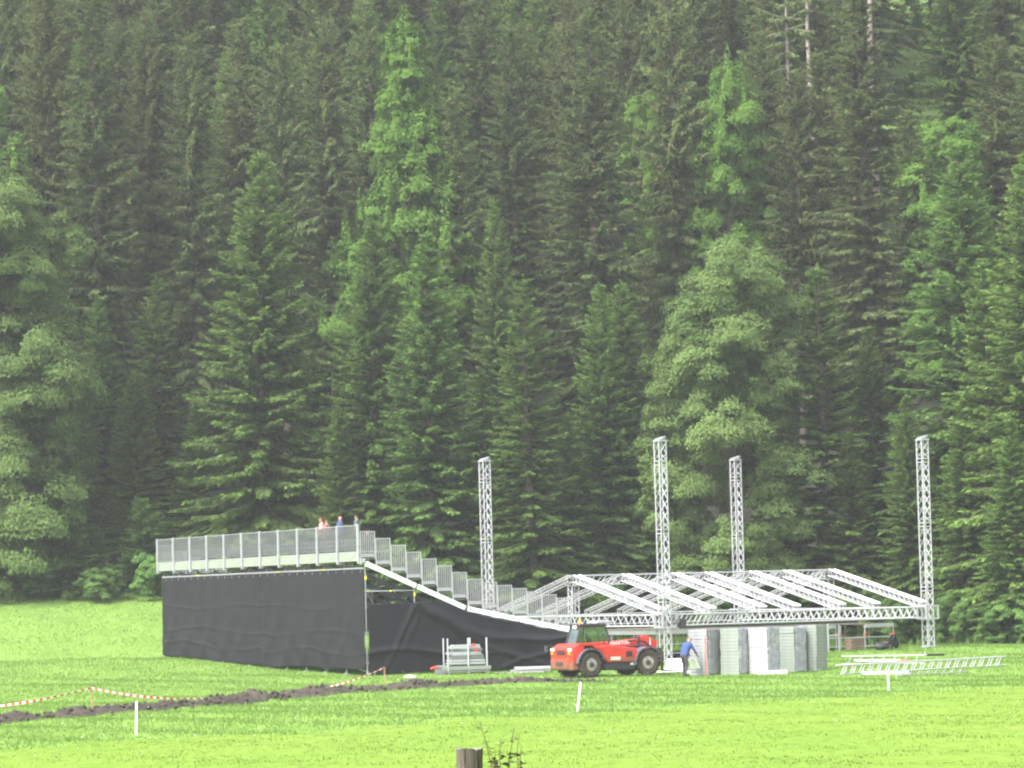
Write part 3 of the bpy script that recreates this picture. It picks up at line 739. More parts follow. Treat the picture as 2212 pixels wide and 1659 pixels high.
# walkway deck, cantilevered behind the tarp plane
for k in range(NB):
    y0 = k * BAY
    bar(stand, 'walkway_board', (0.28, y0 + 0.02, DECK - 0.03), (0.28, y0 + BAY - 0.02, DECK - 0.03), 0.92, 0.05, M['galv'])
    f = link('fascia_panel', bar_mesh(M['fascia']), stand)
    f.location = (-0.23, y0 + 0.06, DECK - 0.27); f.rotation_euler = (R(-90), 0, 0); f.scale = (0.03, 0.44, BAY - 0.12)
    # wire mesh panel and low bar grid
    sp = MB().box((-0.27, y0 + BAY / 2, DECK + 0.64), (0.012, BAY - 0.10, 1.16)).build('mesh_panel', M['screen'], stand)
    bar(sp, 'top_edge', (-0.27, y0 + 0.06, DECK + 1.235), (-0.27, y0 + BAY - 0.06, DECK + 1.235), 0.03, 0.025, M['galv'])
    g = MB()
    g.box((-0.13, y0 + BAY / 2, DECK + 0.55), (0.03, BAY - 0.1, 0.03)); g.box((-0.13, y0 + BAY / 2, DECK + 0.06), (0.03, BAY - 0.1, 0.03)); g.box((-0.13, y0 + BAY / 2, DECK + 0.30), (0.02, BAY - 0.1, 0.03))
    gr = g.build('low_guard', M['galv'], stand)
    for q in range(7):
        yy = y0 + 0.25 + q * (BAY - 0.5) / 6
        rod(gr, 'bar', (-0.16, yy, DECK + 0.05), (-0.16, yy, DECK + 0.56), 0.018, M['galv'], 6)
for k in range(NB + 1):
    y0 = k * BAY
    p = MB().box((-0.30, y0, DECK + 0.35), (0.09, 0.10, 1.88)).prism([(-0.35, DECK - 0.62), (-0.19, DECK - 0.62), (0.05, DECK - 0.50), (0.05, DECK - 0.36), (-0.26, DECK - 0.36)], y0 - 0.045, y0 + 0.045)
    p.build('post', M['galv'], stand)
# treads, risers open, supporting raker beams
for k in range(14):
    x0 = -0.2 + RUN * k + RUN / 2
    for b in range(NB):
        bar(stand, 'tread_board', (x0, b * BAY + 0.02, tread_z(k) - 0.03), (x0, (b + 1) * BAY - 0.02, tread_z(k) - 0.03), 0.74, 0.05, M['galv_dull'])
def railing(k, yy, m):
    r = thing('railing', None, None); del_keys = [q for q in ('label', 'category') if q in r]
    r.parent = stand; r.location = (-0.2 + RUN * k, yy, tread_z(k))
    h = 1.30; w = RUN - 0.05
    bar(r, 'rail_post', (0.02, 0, -0.28), (0.02, 0, h), 0.05, 0.05, m)
    bar(r, 'rail_post', (w, 0, -0.02), (w, 0, h), 0.045, 0.045, m)
    bar(r, 'top_rail', (0.045, 0, h - 0.022), (w - 0.023, 0, h - 0.022), 0.04, 0.04, m)
    bar(r, 'bottom_rail', (0.045, 0, 0.08), (w - 0.023, 0, 0.08), 0.04, 0.04, m)
    bar(r, 'kick_plate', (0.05, 0.07, 0.14), (w - 0.03, 0.07, 0.14), 0.015, 0.15, m)
    for q in range(6):
        x = 0.14 + q * (w - 0.25) / 5
        rod(r, 'bar', (x, 0, 0.10), (x, 0, h - 0.04), 0.017, m, 6)
for k in range(14): railing(k, -0.04, M['alu'])
for k in range(14): railing(k, LEN + 0.04, M['galv'])
# raker beams: white edge beam in four lengths, inner ones dull
segs = [(0.05, 2.62), (2.72, 5.20), (5.36, 8.06), (8.14, 10.8)]
for s0, s1 in segs:
    bar(stand, 'edge_beam', (s0, -0.12, beam_z(s0) - 0.10), (s1, -0.12, beam_z(s1) - 0.10), 0.10, 0.23, M['white_paint'])
for b in range(1, NB + 1):
    for s0, s1 in ((0.05, 5.2), (5.36, 10.8)):
        bar(stand, 'inner_beam', (s0, b * BAY, beam_z(s0) - 0.12), (s1, b * BAY, beam_z(s1) - 0.12), 0.08, 0.2, M['galv_dull'])
# scaffold standards and ledgers below
for b in range(NB + 1):
    y = b * BAY
    for q, s in enumerate((0.06, 2.60, 5.20, 7.90, 10.6)):
        if 0 < b and q in (1, 2, 3) and b % 2: continue
        rod(stand, 'standard', (s, y + 0.05, st_ground(s, y) - 0.02), (s, y + 0.05, beam_z(s) - 0.2), 0.030, M['galv'])
        if b in (0,) or q == 0:
            MB().box((s, y + 0.05, st_ground(s, y) + 0.03), (0.2, 0.2, 0.06)).build('foot_plate', M['galv'], stand)
for z in (4.34, 2.3, 0.9):
    rod(stand, 'ledger', (0.06, 0.05, z), (2.60, 0.05, z), 0.030, M['galv'])
    for b in range(NB): rod(stand, 'ledger', (0.06, b * BAY + 0.05, z), (0.06, (b + 1) * BAY + 0.05, z), 0.026, M['galv'])
for b in range(NB): rod(stand, 'top_ledger', (-0.03, b * BAY, 5.46), (-0.03, (b + 1) * BAY, 5.46), 0.033, M['galv'])
for b in (0, 1, 2, 4): rod(stand, 'diagonal_brace', (0.1, b * BAY + 0.1, 4.3), (2.6, b * BAY + 0.1, 0.6), 0.026, M['galv_dull'])
rod(stand, 'diagonal_brace', (1.0, 2.2, 3.2), (2.9, 2.2, 4.3), 0.03, M['galv_dull'])
rod(stand, 'ground_brace', (0.2, 2.4, 0.72), (0.35, -0.2, 0.34), 0.04, M['alu'])
for x, z in ((0.06, 5.0), (2.6, 4.15), (1.35, 4.34)):
    MB().box((x, 0.0, z), (0.07, 0.07, 0.18 if x != 1.35 else 0.07)).build('yellow_marker', M['yellow_band'], stand)
for b in (2.0, 4.3, 8.8): MB().box((-0.065, b * BAY, 5.475), (0.02, 0.7, 0.025)).build('yellow_marker', M['yellow_band'], stand)

# ------------------------------------------------------------------ black tarps hung on the stand
def tarp(name, label, fn, nu, nv, group='black tarps on the grandstand'):
    V = np.array([[fn(i / nu, j / nv) for j in range(nv + 1)] for i in range(nu + 1)])
    idx = np.arange((nu + 1) * (nv + 1)).reshape(nu + 1, nv + 1)
    Q = np.stack([idx[:-1, :-1], idx[1:, :-1], idx[1:, 1:], idx[:-1, 1:]], -1).reshape(-1, 4)
    me = np_mesh(name, V.reshape(-1, 3), Q, mats=[M['tarp']], smooth=True)
    o = link(name, me); o.location = ST; o.rotation_euler = (0, 0, ALPHA)
    md = o.modifiers.new('thickness', 'SOLIDIFY'); md.thickness = 0.006
    return tag(o, label, 'tarp', group)
def swag(u, v, seed, amp):
    r_ = math.sin(3.1 * u * 6.28 + seed) * 0.5 + math.sin(7.3 * u * 6.28 + seed * 2.1) * 0.25
    k = math.sin((u * 5 + (1 - v) * 3.2) * 6.28 + seed) * (1 - v) ** 1.5
    h = math.sin(v * 6.28 * 3.2 + math.sin(u * 9 + seed)) * 0.35
    return amp * (r_ * (0.3 + 0.7 * (1 - v)) + 0.9 * k + 0.5 * h)
def back_tarp(y0, y1, seed, bot):
    def fn(u, v):
        y = y0 + (y1 - y0) * u
        zb = bot(u) + 0.03 * math.sin(u * 25 + seed) + 0.05 * math.sin(u * 9 + seed)
        belly = -0.16 * math.sin(math.pi * u) * (1 - v) * v * 2
        fold = 0.0
        for c, w, d in ((0.08, 0.035, 0.06), (0.22, 0.06, 0.11), (0.40, 0.05, 0.10), (0.58, 0.09, 0.15), (0.80, 0.05, 0.11), (0.93, 0.03, 0.07)):
            q = (u - c - 0.22 * (1 - v) ** 2) / w
            fold += d * math.exp(-abs(q) ** 1.3) * max(0, 0.75 - v)
        for c, w, d in ((0.36, 0.02, 0.035), (0.63, 0.016, 0.03), (0.17, 0.02, 0.04)):
            q = (v - c - 0.03 * math.sin(u * 7 + seed + c * 9)) / w; fold += d * math.exp(-q * q) * (0.4 + 0.6 * math.sin(u * 5 + c * 20 + seed) ** 2)
        x = -0.06 + swag(u, v, seed, 0.028) + belly - fold
        return (x, y, zb + (5.42 - zb) * v)
    return fn
seam = 5.2 * BAY
tarp('black_tarp', 'dark black tarp wall on the stand back, the part left of the seam', back_tarp(seam + 0.02, LEN, 1.0, lambda u: st_ground(0, seam + u * (LEN - seam)) + 0.10 - 0.03 * u), 170, 90)
tarp('black_tarp', 'dark black tarp wall on the stand back, the part right of the seam', back_tarp(0.0, seam - 0.02, 2.3, lambda u: st_ground(0, u * seam) + 0.34 - 0.22 * u), 170, 90)
for k in range(28):
    o = MB().tube((-0.10, 0.3 + k * 1.05, 5.30), (-0.07, 0.3 + k * 1.05, 5.30), 0.035, n=8).tube((-0.09, 0.3 + k * 1.05, 5.30), (-0.03, 0.3 + k * 1.05, 5.47), 0.012, n=5).build('tarp_tie', M['galv_dull'], stand)
def side_tarp(u, v):
    s = 0.08 + 10.9 * u
    top = 3.74 - 0.02 * math.sin(s * 4) if s < 2.6 else min(3.74, beam_z(s) - 0.235)
    if s < 2.6: top = min(top, 3.74)
    top -= 0.08 * abs(math.sin((s - 2.6) * math.pi / 2.7)) if s > 5.2 else 0
    zb = st_ground(s, 0) + 0.08 - 0.05 * math.sin(s * 1.3)
    if s > 9.6: zb += (s - 9.6) * 0.3
    y = -0.20 + 0.05 * math.sin(s * 2.2 + 5 * v) * (1 - v)
    # bold diagonal folds gathered at the second standard, and a swag to the right
    d1 = (v - 0.95 + 0.55 * (2.6 - s)) if s < 2.7 else 9
    y -= 0.08 * math.exp(-((d1 - 0.05) / 0.08) ** 2) + 0.05 * math.exp(-((d1 + 0.22) / 0.10) ** 2)
    d2 = v - (0.30 + 0.05 * math.sin(s * 1.1))
    y -= 0.12 * math.exp(-(d2 / 0.04) ** 2) * (1 if s < 5 else max(0.0, 1 - (s - 5) / 3))
    d3 = v - (0.98 - 0.16 * (s - 2.6) + 0.018 * (s - 2.6) ** 2) if s > 2.6 else 9
    y -= 0.14 * math.exp(-(d3 / 0.08) ** 2)
    d4 = v - (0.62 - 0.12 * (s - 5)) if s > 3 else 9
    y -= 0.10 * math.exp(-(d4 / 0.07) ** 2)
    d5 = v - (0.2 + 0.14 * (s - 8.2)) if s > 7 else 9
    y -= 0.10 * math.exp(-(d5 / 0.06) ** 2)
    return (s, y, zb + (top - zb) * v)
tarp('black_tarp', 'wrinkled black tarp along the stand side below the white edge beam', side_tarp, 150, 50)

# ================================================================== trusses
def truss(parent, name, a, b, w, h, m, rc=0.036, rb=0.020, step=None, up=Vector((0, 0, 1)), lattice='lattice', lean=0.8, flat_diag=False):
    """box truss from a to b: four chords, zig-zag lattice on all faces"""
    a, b = Vector(a), Vector(b); d = b - a; L = d.length; d.normalize()
    side = d.cross(up).normalized(); u = side.cross(d).normalized()
    e = bpy.data.objects.new(name, None); COL.objects.link(e); e.parent = parent; e.empty_display_size = 0.1
    cs = [(-1, -1), (1, -1), (1, 1), (-1, 1)]
    off = [side * (i * w / 2) + u * (j * h / 2) for i, j in cs]
    for o in off: rod(e, 'chord', a + o, b + o, rc, m)
    n = max(2, int(round(L / (step or max(w, h) * 1.05)))); mb = MB()
    for f in range(4):
        o1, o2 = off[f], off[(f + 1) % 4]
        if f == 3: o1, o2 = o2, o1                      # both upright faces lean the same way
        for k in range(n):
            p, q = a + d * (L * k / n), a + d * (L * (k + 1) / n)
            if f in (1, 3) or flat_diag: mb.tube(p + o1, p + d * (L / n * lean) + o2, rb, n=5)
            elif k % 3 == 0: mb.tube(p + o1, p + o2, rb * 0.8, n=5)
        mb.tube(a + o1, a + o2, rb, n=5); mb.tube(b + o1, b + o2, rb, n=5)
    lt = mb.build(lattice, m, e, smooth=False); lt['kind'] = 'stuff'
    return e

TH = R(31.25)
WV = Vector((math.cos(TH), math.sin(TH), 0)); DV = Vector((-math.sin(TH), math.cos(TH), 0))
FL = Vector((7.455, 188.5, 0)); SW, SD = 16.73, 17.5
def stg(w, d, z): return FL + WV * w + DV * d + Vector((0, 0, z))

# ------------------------------------------------------------------ four masts
MW = 0.44
def mast(label, w, d, top, blue=False):
    base = stg(w, d, 0); zg = Hf(base.x, base.y)
    t = thing('truss_mast', label, 'mast', (base.x, base.y, zg), TH, 'roof masts of the stage')
    hgt = top - zg; c = MW / 2
    cs = [(-c, -c), (c, -c), (c, c), (-c, c)]
    for x, y in cs: rod(t, 'chord', (x, y, 0.05), (x, y, hgt), 0.032, M['alu'])
    n = 19
    for f in range(4):
        (x1, y1), (x2, y2) = cs[f], cs[(f + 1) % 4]
        for k in range(n):
            z0, z1 = 0.12 + (hgt - 0.2) * k / n, 0.12 + (hgt - 0.2) * (k + 1) / n
            if k in (5, 11, 17):
                zm = (z0 + z1) / 2
                rod(t, 'cross_bar', (x1, y1, z0 + 0.03), (x2, y2, z0 + 0.03), 0.026, M['alu'], 6)
                rod(t, 'cross_bar', (x1, y1, zm - 0.05), (x2, y2, zm - 0.05), 0.026, M['alu'], 6)
                rod(t, 'brace', (x1, y1, zm), (x2, y2, z1), 0.022, M['alu'], 6)
            else: rod(t, 'brace', (x1, y1, z0), (x2, y2, z1), 0.024, M['alu'], 6)
    MB().box((0, 0, 0.03), (0.75, 0.75, 0.05)).box((0, 0, 0.075), (0.5, 0.5, 0.04)).build('base_plate', M['galv'], t)
    hd = MB().box((0, 0, hgt + 0.02), (MW + 0.1, MW + 0.1, 0.06))
    rt = Matrix.Rotation(R(-14), 3, 'Y')
    hd.box((0.02, 0, hgt + 0.14), (MW + 0.12, 0.22, 0.10), rt)
    hd.box((-0.18, 0.10, hgt + 0.08), (0.12, 0.10, 0.10)).box((0.2, -0.05, hgt + 0.09), (0.10, 0.12, 0.12)).build('head_block', M['galv'], t)
    rod(t, 'pulley', (0.20, -0.14, hgt + 0.16), (0.20, 0.14, hgt + 0.16), 0.07, M['galv_dull'], 12)
    if blue:
        bar(t, 'lifting_strap', (c + 0.05, -c + 0.05, 0.95), (c + 0.05, -c + 0.05, 2.1), 0.05, 0.03, M['blue'])
    return t
mast('front truss mast nearest the red machine, passing up through the roof frame', 0, 0, 11.6)
mast('truss mast at the right end of the roof frame', SW, 0, 11.65, True)
mast('truss mast rising behind the stand railings, leftmost of the four', 0, SD, 11.35)
mast('rear truss mast rising behind the middle of the roof ridge', SW, SD, 11.35)

# ------------------------------------------------------------------ stage roof frame
roof = thing('stage_roof_frame', 'white aluminium truss roof frame with slanting rafters hung on masts', 'roof frame', (0, 0, 0))
ZE, ZR = 2.50, 4.66                     # centre heights of eave and ridge trusses
ins = 0.55
def eave(w0, d0, w1, d1): truss(roof, 'eave_truss', stg(w0, d0, ZE), stg(w1, d1, ZE), 0.40, 0.56, M['alu'], rc=0.038, rb=0.026, step=0.62, lean=0.62)
eave(ins, 0, SW - ins, 0); eave(ins, SD, SW - ins, SD); eave(0, ins, 0, SD - ins); eave(SW, ins, SW, SD - ins)
truss(roof, 'ridge_truss', stg(0.15, SD / 2, ZR), stg(SW - 0.15, SD / 2, ZR), 0.42, 0.5, M['alu'], rc=0.038, rb=0.028, step=0.70, lean=0.62)
for k, fr_ in enumerate((0.0, 0.185, 0.375, 0.505, 0.68, 0.815, 1.0)):
    w = 0.05 + (SW - 0.1) * fr_
    for d0, d1 in ((0.25, SD / 2 - 0.3), (SD - 0.25, SD / 2 + 0.3)):
        a, b = stg(w, d0, ZE + 0.36), stg(w, d1, ZR + 0.08)
        e = truss(roof, 'rafter', a, b, 0.34, 0.32, M['alu'], rc=0.040 if d0 < SD / 2 else 0.032, rb=0.019, step=0.44, lean=0.9, flat_diag=d0 < SD / 2)
        dv = (b - a).normalized(); sd_ = dv.cross(Vector((0, 0, 1))).normalized(); up = sd_.cross(dv).normalized()
        for q in ((-1, 1) if d0 < SD / 2 else ()):
            bar(e, 'keder_rail', a + up * 0.21 + sd_ * (0.17 * q), b + up * 0.21 + sd_ * (0.17 * q), 0.11, 0.03, M['white_paint'])
for w in (0.05, SW - 0.05):
    truss(roof, 'king_post', stg(w, SD / 2, ZE + 0.3), stg(w, SD / 2, ZR - 0.3), 0.40, 0.40, M['alu'], up=DV, rc=0.034)
    for j in (-1, 1):
        MB().box(stg(w, SD / 2, ZR + 0.27 * j), (0.55, 0.5, 0.03), Matrix.Rotation(TH, 3, 'Z')).build('hinge_plate', M['galv'], roof)
for w, d in ((0, 0), (SW, 0), (0, SD), (SW, SD)):
    s = MB()
    for zz in (ZE - 0.34, ZE + 0.34):
        for i, j, dx, dy in ((0, 1, 0.86, 0.08), (0, -1, 0.86, 0.08), (1, 0, 0.08, 0.70), (-1, 0, 0.08, 0.70)):
            c = stg(w, d, zz) + WV * (0.39 * i) + DV * (0.39 * j); s.box(c, (dx, dy, 0.07), Matrix.Rotation(TH, 3, 'Z'))
    for i in (-1, 1):
        for j in (-1, 1):
            c = stg(w, d, ZE) + WV * (0.39 * i) + DV * (0.39 * j); s.box(c, (0.07, 0.07, 0.62), Matrix.Rotation(TH, 3, 'Z'))
    s.build('sleeve_block', M['galv'], roof)
# dark cable tray under the front eave and hoist on the corner
bar(roof, 'cable_tray', stg(1.0, -0.02, ZE - 0.39), stg(SW * 0.72, -0.02, ZE - 0.39), 0.16, 0.10, M['black_steel'])
h0 = stg(0.75, -0.42, ZE - 0.28)
hoist = thing('chain_hoist', 'dark chain hoist on the roof frame corner above the red machine', 'hoist', h0, TH)
MB().bevbox((0, 0, 0.10), (0.36, 0.30, 0.52), 0.05).build('motor', M['dark_grey'], hoist)
MB().bevbox((-0.34, 0, 0.22), (0.30, 0.26, 0.26), 0.05).build('gear_case', M['galv_dull'], hoist)
rod(hoist, 'chain', (0.0, 0.0, 0.36), (0.0, 0.0, 0.75), 0.02, M['galv'])

# ------------------------------------------------------------------ stage platform on scaffold
plat = thing('stage_platform', 'low scaffold stage platform with pale deck edge under the roof frame', 'stage', (0, 0, 0))
DZ = 1.98
w0_, w1_, d0_, d1_ = 0.8, SW - 0.8, 2.0, 15.0
nw, nd = 8, 6
for i in range(nw):
    for j in range(nd):
        wa, wb = w0_ + (w1_ - w0_) * i / nw, w0_ + (w1_ - w0_) * (i + 1) / nw
        da, db = d0_ + (d1_ - d0_) * j / nd, d0_ + (d1_ - d0_) * (j + 1) / nd
        if i == 6 and j == 0: continue
        c = stg((wa + wb) / 2, (da + db) / 2, DZ - 0.03)
        o = MB().box((0, 0, 0), (wb - wa - 0.02, db - da - 0.02, 0.06)).build('deck_panel', M['plywood'], plat)
        o.location = c; o.rotation_euler = (0, 0, TH)
for i in range(nw):
    if i == 6: continue
    wa, wb = w0_ + (w1_ - w0_) * i / nw + 0.02, w0_ + (w1_ - w0_) * (i + 1) / nw - 0.02
    bar(plat, 'edge_beam', stg(wa, d0_ - 0.05, DZ - 0.12), stg(wb, d0_ - 0.05, DZ - 0.12), 0.06, 0.20, M['galv'])
for j in range(nd):
    da, db = d0_ + (d1_ - d0_) * j / nd + 0.02, d0_ + (d1_ - d0_) * (j + 1) / nd - 0.02
    bar(plat, 'edge_beam', stg(w0_ - 0.05, da, DZ - 0.12), stg(w0_ - 0.05, db, DZ - 0.12), 0.06, 0.20, M['galv'])
for i in range(nw + 1):
    for j in range(nd + 1):
        if j not in (0, 1, 2, nd) and i not in (0, nw): continue
        p = stg(w0_ + (w1_ - w0_) * i / nw, d0_ + (d1_ - d0_) * j / nd, 0); zg = Hf(p.x, p.y)
        rod(plat, 'standard', (p.x, p.y, zg - 0.02), (p.x, p.y, DZ - 0.10), 0.030, M['galv'])
        if j <= 1 or i == 0: MB().tube((p.x, p.y, 1.38), (p.x, p.y, 1.47), 0.062, n=8).build('rosette', M['red_plastic'], plat)
for z in (1.25, 0.78):
    for i in range(nw):
        rod(plat, 'ledger', stg(w0_ + (w1_ - w0_) * i / nw, d0_, z), stg(w0_ + (w1_ - w0_) * (i + 1) / nw, d0_, z), 0.028, M['galv'])
    for j in range(nd):
        rod(plat, 'ledger', stg(w0_, d0_ + (d1_ - d0_) * j / nd, z), stg(w0_, d0_ + (d1_ - d0_) * (j + 1) / nd, z), 0.028, M['galv'])
# odd crates under the right end
c1 = stg(12.6, 1.0, 0); c1.z = Hf(c1.x, c1.y)
cr = thing('wooden_pallet_box', 'weathered reddish pallet box beside the last panel stack', 'crate', c1, TH)
for k in range(3): MB().box((0, 0, 0.15 + 0.2 * k), (0.8, 0.6, 0.17)).build('board_layer', mat('reddish_board_%d' % k, (0.20, 0.13, 0.10), 0.9, noise=0.3), cr)
fr = thing('steel_frame', 'small square steel frame standing by the reddish pallet box', 'frame', stg(11.4, 1.2, Hf(*stg(11.4, 1.2, 0).xy)), TH)
for a, b in (((-.35, 0, 0), (-.35, 0, 1.5)), ((.35, 0, 0), (.35, 0, 1.5)), ((-.35, 0, 1.47), (.35, 0, 1.47)), ((-.35, 0, .85), (.35, 0, .85))): rod(fr, 'frame_tube', a, b, 0.045, M['galv'])

# ================================================================== red telehandler
TV = Vector((4.02, 168.6, 0)); TV.z = Hf(TV.x, TV.y) + 0.0
tel = thing('telehandler', 'red telehandler with muddy tyres parked in front of the stage', 'telehandler', TV, R(29))
WB, TW = 1.5, 0.92
def wheel(x, y, ang=0.0):
    w = bpy.data.objects.new('wheel', None); COL.objects.link(w); w.parent = tel; w.location = (x, y, 0.56); w.rotation_euler = (0, 0, ang)
    prof = [(0.30, -0.19), (0.46, -0.21), (0.53, -0.18), (0.56, -0.12), (0.56, 0.12), (0.53, 0.18), (0.46, 0.21), (0.30, 0.19)]
    n = 28; mb = MB(); vs = []
    for i in range(n):
        t = 2 * math.pi * i / n
        for r_, yy in prof:
            vs.append((r_ * math.cos(t), yy, r_ * math.sin(t)))
    k = len(prof); fs = [(i * k + j, i * k + (j + 1) % k, ((i + 1) % n) * k + (j + 1) % k, ((i + 1) % n) * k + j) for i in range(n) for j in range(k)]
    mb.add(vs, fs)
    for i in range(18):
        t = 2 * math.pi * i / 18
        for sgn in (-1, 1):
            tt = t + (0.17 if sgn > 0 else 0)
            rt = Matrix.Rotation(-tt, 3, 'Y') @ Matrix.Rotation(sgn * R(38), 3, 'X')
            mb.box(Vector((0.565 * math.cos(tt), sgn * 0.10, 0.565 * math.sin(tt))), (0.06, 0.24, 0.06), rt)
    mb.build('tyre', M['rubber'], w)
    for sgn in (-1, 1):
        rm = MB().tube((0, sgn * 0.02, 0), (0, sgn * 0.15, 0), 0.315, n=20).tube((0, sgn * 0.15, 0), (0, sgn * 0.19, 0), 0.315, 0.27, n=20)
        rm.build('rim', M['rim'], w)
        MB().tube((0, sgn * 0.18, 0), (0, sgn * 0.24, 0), 0.13, 0.10, n=12).build('hub', M['dark_grey'], w)
for x in (-WB, WB):
    for y in (-TW, TW): wheel(x, y, R(-6) if x > 0 else R(4))
MB().bevbox((0, 0, 0.58), (3.4, 0.95, 0.42), 0.04).box((-WB, 0, 0.56), (0.25, 1.5, 0.22)).box((WB, 0, 0.56), (0.25, 1.5, 0.22)).bevbox((0.05, -0.72, 0.45), (1.65, 0.50, 0.36), 0.06).build('chassis', M['dark_grey'], tel)
MB().box((0.75, -0.975, 0.53), (0.28, 0.01, 0.10)).build('step_label', M['white_paint'], tel)
# rear counterweight and tail
ct = MB().prism([(-2.38, 0.32), (-2.42, 0.95), (-2.38, 1.32), (-2.05, 1.50), (-1.75, 1.50), (-1.75, 1.10), (-2.02, 0.80), (-2.06, 0.32)], -0.98, 0.98)
ct.prism([(-2.44, 0.36), (-2.44, 0.82), (-2.05, 0.82), (-2.05, 0.36)], -0.55, 0.99)
counter = ct.build('counterweight', M['red_paint'], tel)
md = counter.modifiers.new('bevel', 'BEVEL'); md.width = 0.05; md.segments = 2
for y in (-0.78, 0.78):
    MB().bevbox((-2.44, y, 1.08), (0.07, 0.22, 0.12), 0.02).build('tail_light', M['orange'], tel)
    MB().bevbox((-2.435, y, 1.24), (0.05, 0.34, 0.12), 0.02).build('tail_plate', M['tape_white'], tel)
# fenders
def fender(x, y, r0, a0, a1, m):
    n = 9; w = 0.50; vs = []
    for i in range(n + 1):
        t = R(a0 + (a1 - a0) * i / n)
        for yy in (-w / 2, w / 2):
            for rr in (r0, r0 + 0.05): vs.append((x + rr * math.cos(t), y + yy, 0.56 + rr * math.sin(t)))
    fs = []
    for i in range(n):
        b = i * 4
        fs += [(b, b + 4, b + 6, b + 2), (b + 1, b + 3, b + 7, b + 5), (b, b + 1, b + 5, b + 4), (b + 2, b + 6, b + 7, b + 3)]
    fs += [(0, 2, 3, 1), (n * 4, n * 4 + 1, n * 4 + 3, n * 4 + 2)]
    MB().add(vs, fs).build('fender', m, tel)
fender(-WB, -TW, 0.68, 15, 175, M['fender']); fender(-WB, TW, 0.68, 15, 175, M['fender'])
fender(WB, -TW, 0.68, 35, 185, M['fender']); fender(WB, TW, 0.68, 35, 185, M['fender'])
# engine cover on the near side
ec = MB().prism([(-1.35, 1.36), (-0.62, 1.40), (0.25, 1.30), (0.92, 1.22), (0.98, 0.70), (0.70, 0.62), (-0.62, 0.62), (-0.78, 0.86), (-0.95, 1.12)], -1.08, -0.42).build('engine_cover', M['red_paint'], tel)
md = ec.modifiers.new('bevel', 'BEVEL'); md.width = 0.05; md.segments = 2
v = MB().bevbox((0.50, -1.085, 0.98), (0.34, 0.03, 0.26), 0.01).build('air_vent', M['black_steel'], ec)
for k in range(4): MB().box((0.50, -1.105, 0.90 + 0.055 * k), (0.30, 0.014, 0.018)).build('louvre', M['dark_grey'], ec)
MB().box((-0.22, -1.084, 0.80), (0.50, 0.008, 0.13)).build('name_plate', M['tape_white'], ec)
# arch over the rear wheel joining to the tail
ar = MB().prism([(-2.10, 1.44), (-1.30, 1.40), (-0.88, 1.16), (-0.80, 1.30), (-1.20, 1.52), (-2.05, 1.52)], -1.0, -0.35).build('rear_bonnet', M['red_paint'], tel)
# boom
bo = MB().prism([(-2.0, 1.44), (-1.6, 1.50), (-0.4, 1.53), (1.45, 1.64), (1.45, 1.22), (-0.6, 1.16), (-2.0, 1.16)], -0.32, 0.12)
boom = bo.build('boom', M['red_paint'], tel)
md = boom.modifiers.new('bevel', 'BEVEL'); md.width = 0.03; md.segments = 2
bh = MB().prism([(1.45, 1.70), (1.75, 1.78), (2.15, 1.68), (2.42, 1.40), (2.30, 1.05), (1.90, 1.12), (1.45, 1.16)], -0.40, 0.20)
bhd = bh.build('boom_head', M['red_paint'], boom); md = bhd.modifiers.new('bevel', 'BEVEL'); md.width = 0.04; md.segments = 2
MB().box((1.45, -0.12, 1.45), (0.09, 0.60, 0.62)).build('boom_collar', M['black_steel'], boom)
MB().box((2.02, -0.405, 1.45), (0.04, 0.012, 0.40)).build('boom_stripe', M['tape_white'], bhd)
MB().tube((2.25, -0.45, 1.15), (2.25, 0.25, 1.15), 0.06, n=10).build('head_pin', M['black_steel'], bhd)
ca = MB().box((2.50, -0.1, 0.72), (0.12, 1.15, 0.62)).box((2.40, -0.55, 0.9), (0.25, 0.08, 0.6)).box((2.40, 0.35, 0.9), (0.25, 0.08, 0.6)).build('fork_carriage', M['rubber'], tel)
for y in (-0.5, 0.3): MB().box((2.56, y, 0.60), (0.05, 0.12, 0.9)).prism([(2.56, 0.14), (3.35, 0.12), (3.35, 0.15), (2.56, 0.20)], y - 0.06, y + 0.06).build('fork', M['rubber'], tel)
hs_ = MB()
for k_, (y_, z_) in enumerate(((-0.36, 1.60), (-0.38, 1.57), (-0.36, 1.54))):
    pts_ = [(0.9, y_, z_ - 0.02), (1.3, y_ - 0.03, z_ + 0.03 * k_), (1.7, y_ - 0.06, z_ - 0.05), (2.1, y_ - 0.06, z_ - 0.35)]
    for a_, b_ in zip(pts_[:-1], pts_[1:]): hs_.tube(a_, b_, 0.018, n=5)
hs_.build('hydraulic_hose', M['black_steel'], boom)
MB().tube((0.2, -0.40, 1.22), (1.5, -0.40, 1.36), 0.045, n=8).tube((1.5, -0.40, 1.36), (1.9, -0.40, 1.30), 0.028, n=8).build('tilt_cylinder', M['dark_grey'], boom)
MB().tube((-0.55, -0.62, 1.36), (-0.55, -0.62, 1.86), 0.045, n=8).tube((-0.55, -0.62, 1.86), (-0.62, -0.62, 1.95), 0.045, n=8).build('exhaust_pipe', M['black_steel'], tel)
MB().box((-1.42, -0.98, 1.0), (1.25, 0.05, 0.9)).build('arch_liner', M['black_steel'], tel).location = (0, 0.42, 0)
for y_ in (-0.30, -0.14, 0.02, 0.18, 0.34): MB().box((-2.45, y_, 1.12), (0.02, 0.10, 0.24)).build('rear_grille_slot', M['black_steel'], counter)
MB().box((-2.47, 0.15, 0.62), (0.03, 0.55, 0.16)).build('tow_plate', M['dark_grey'], counter)
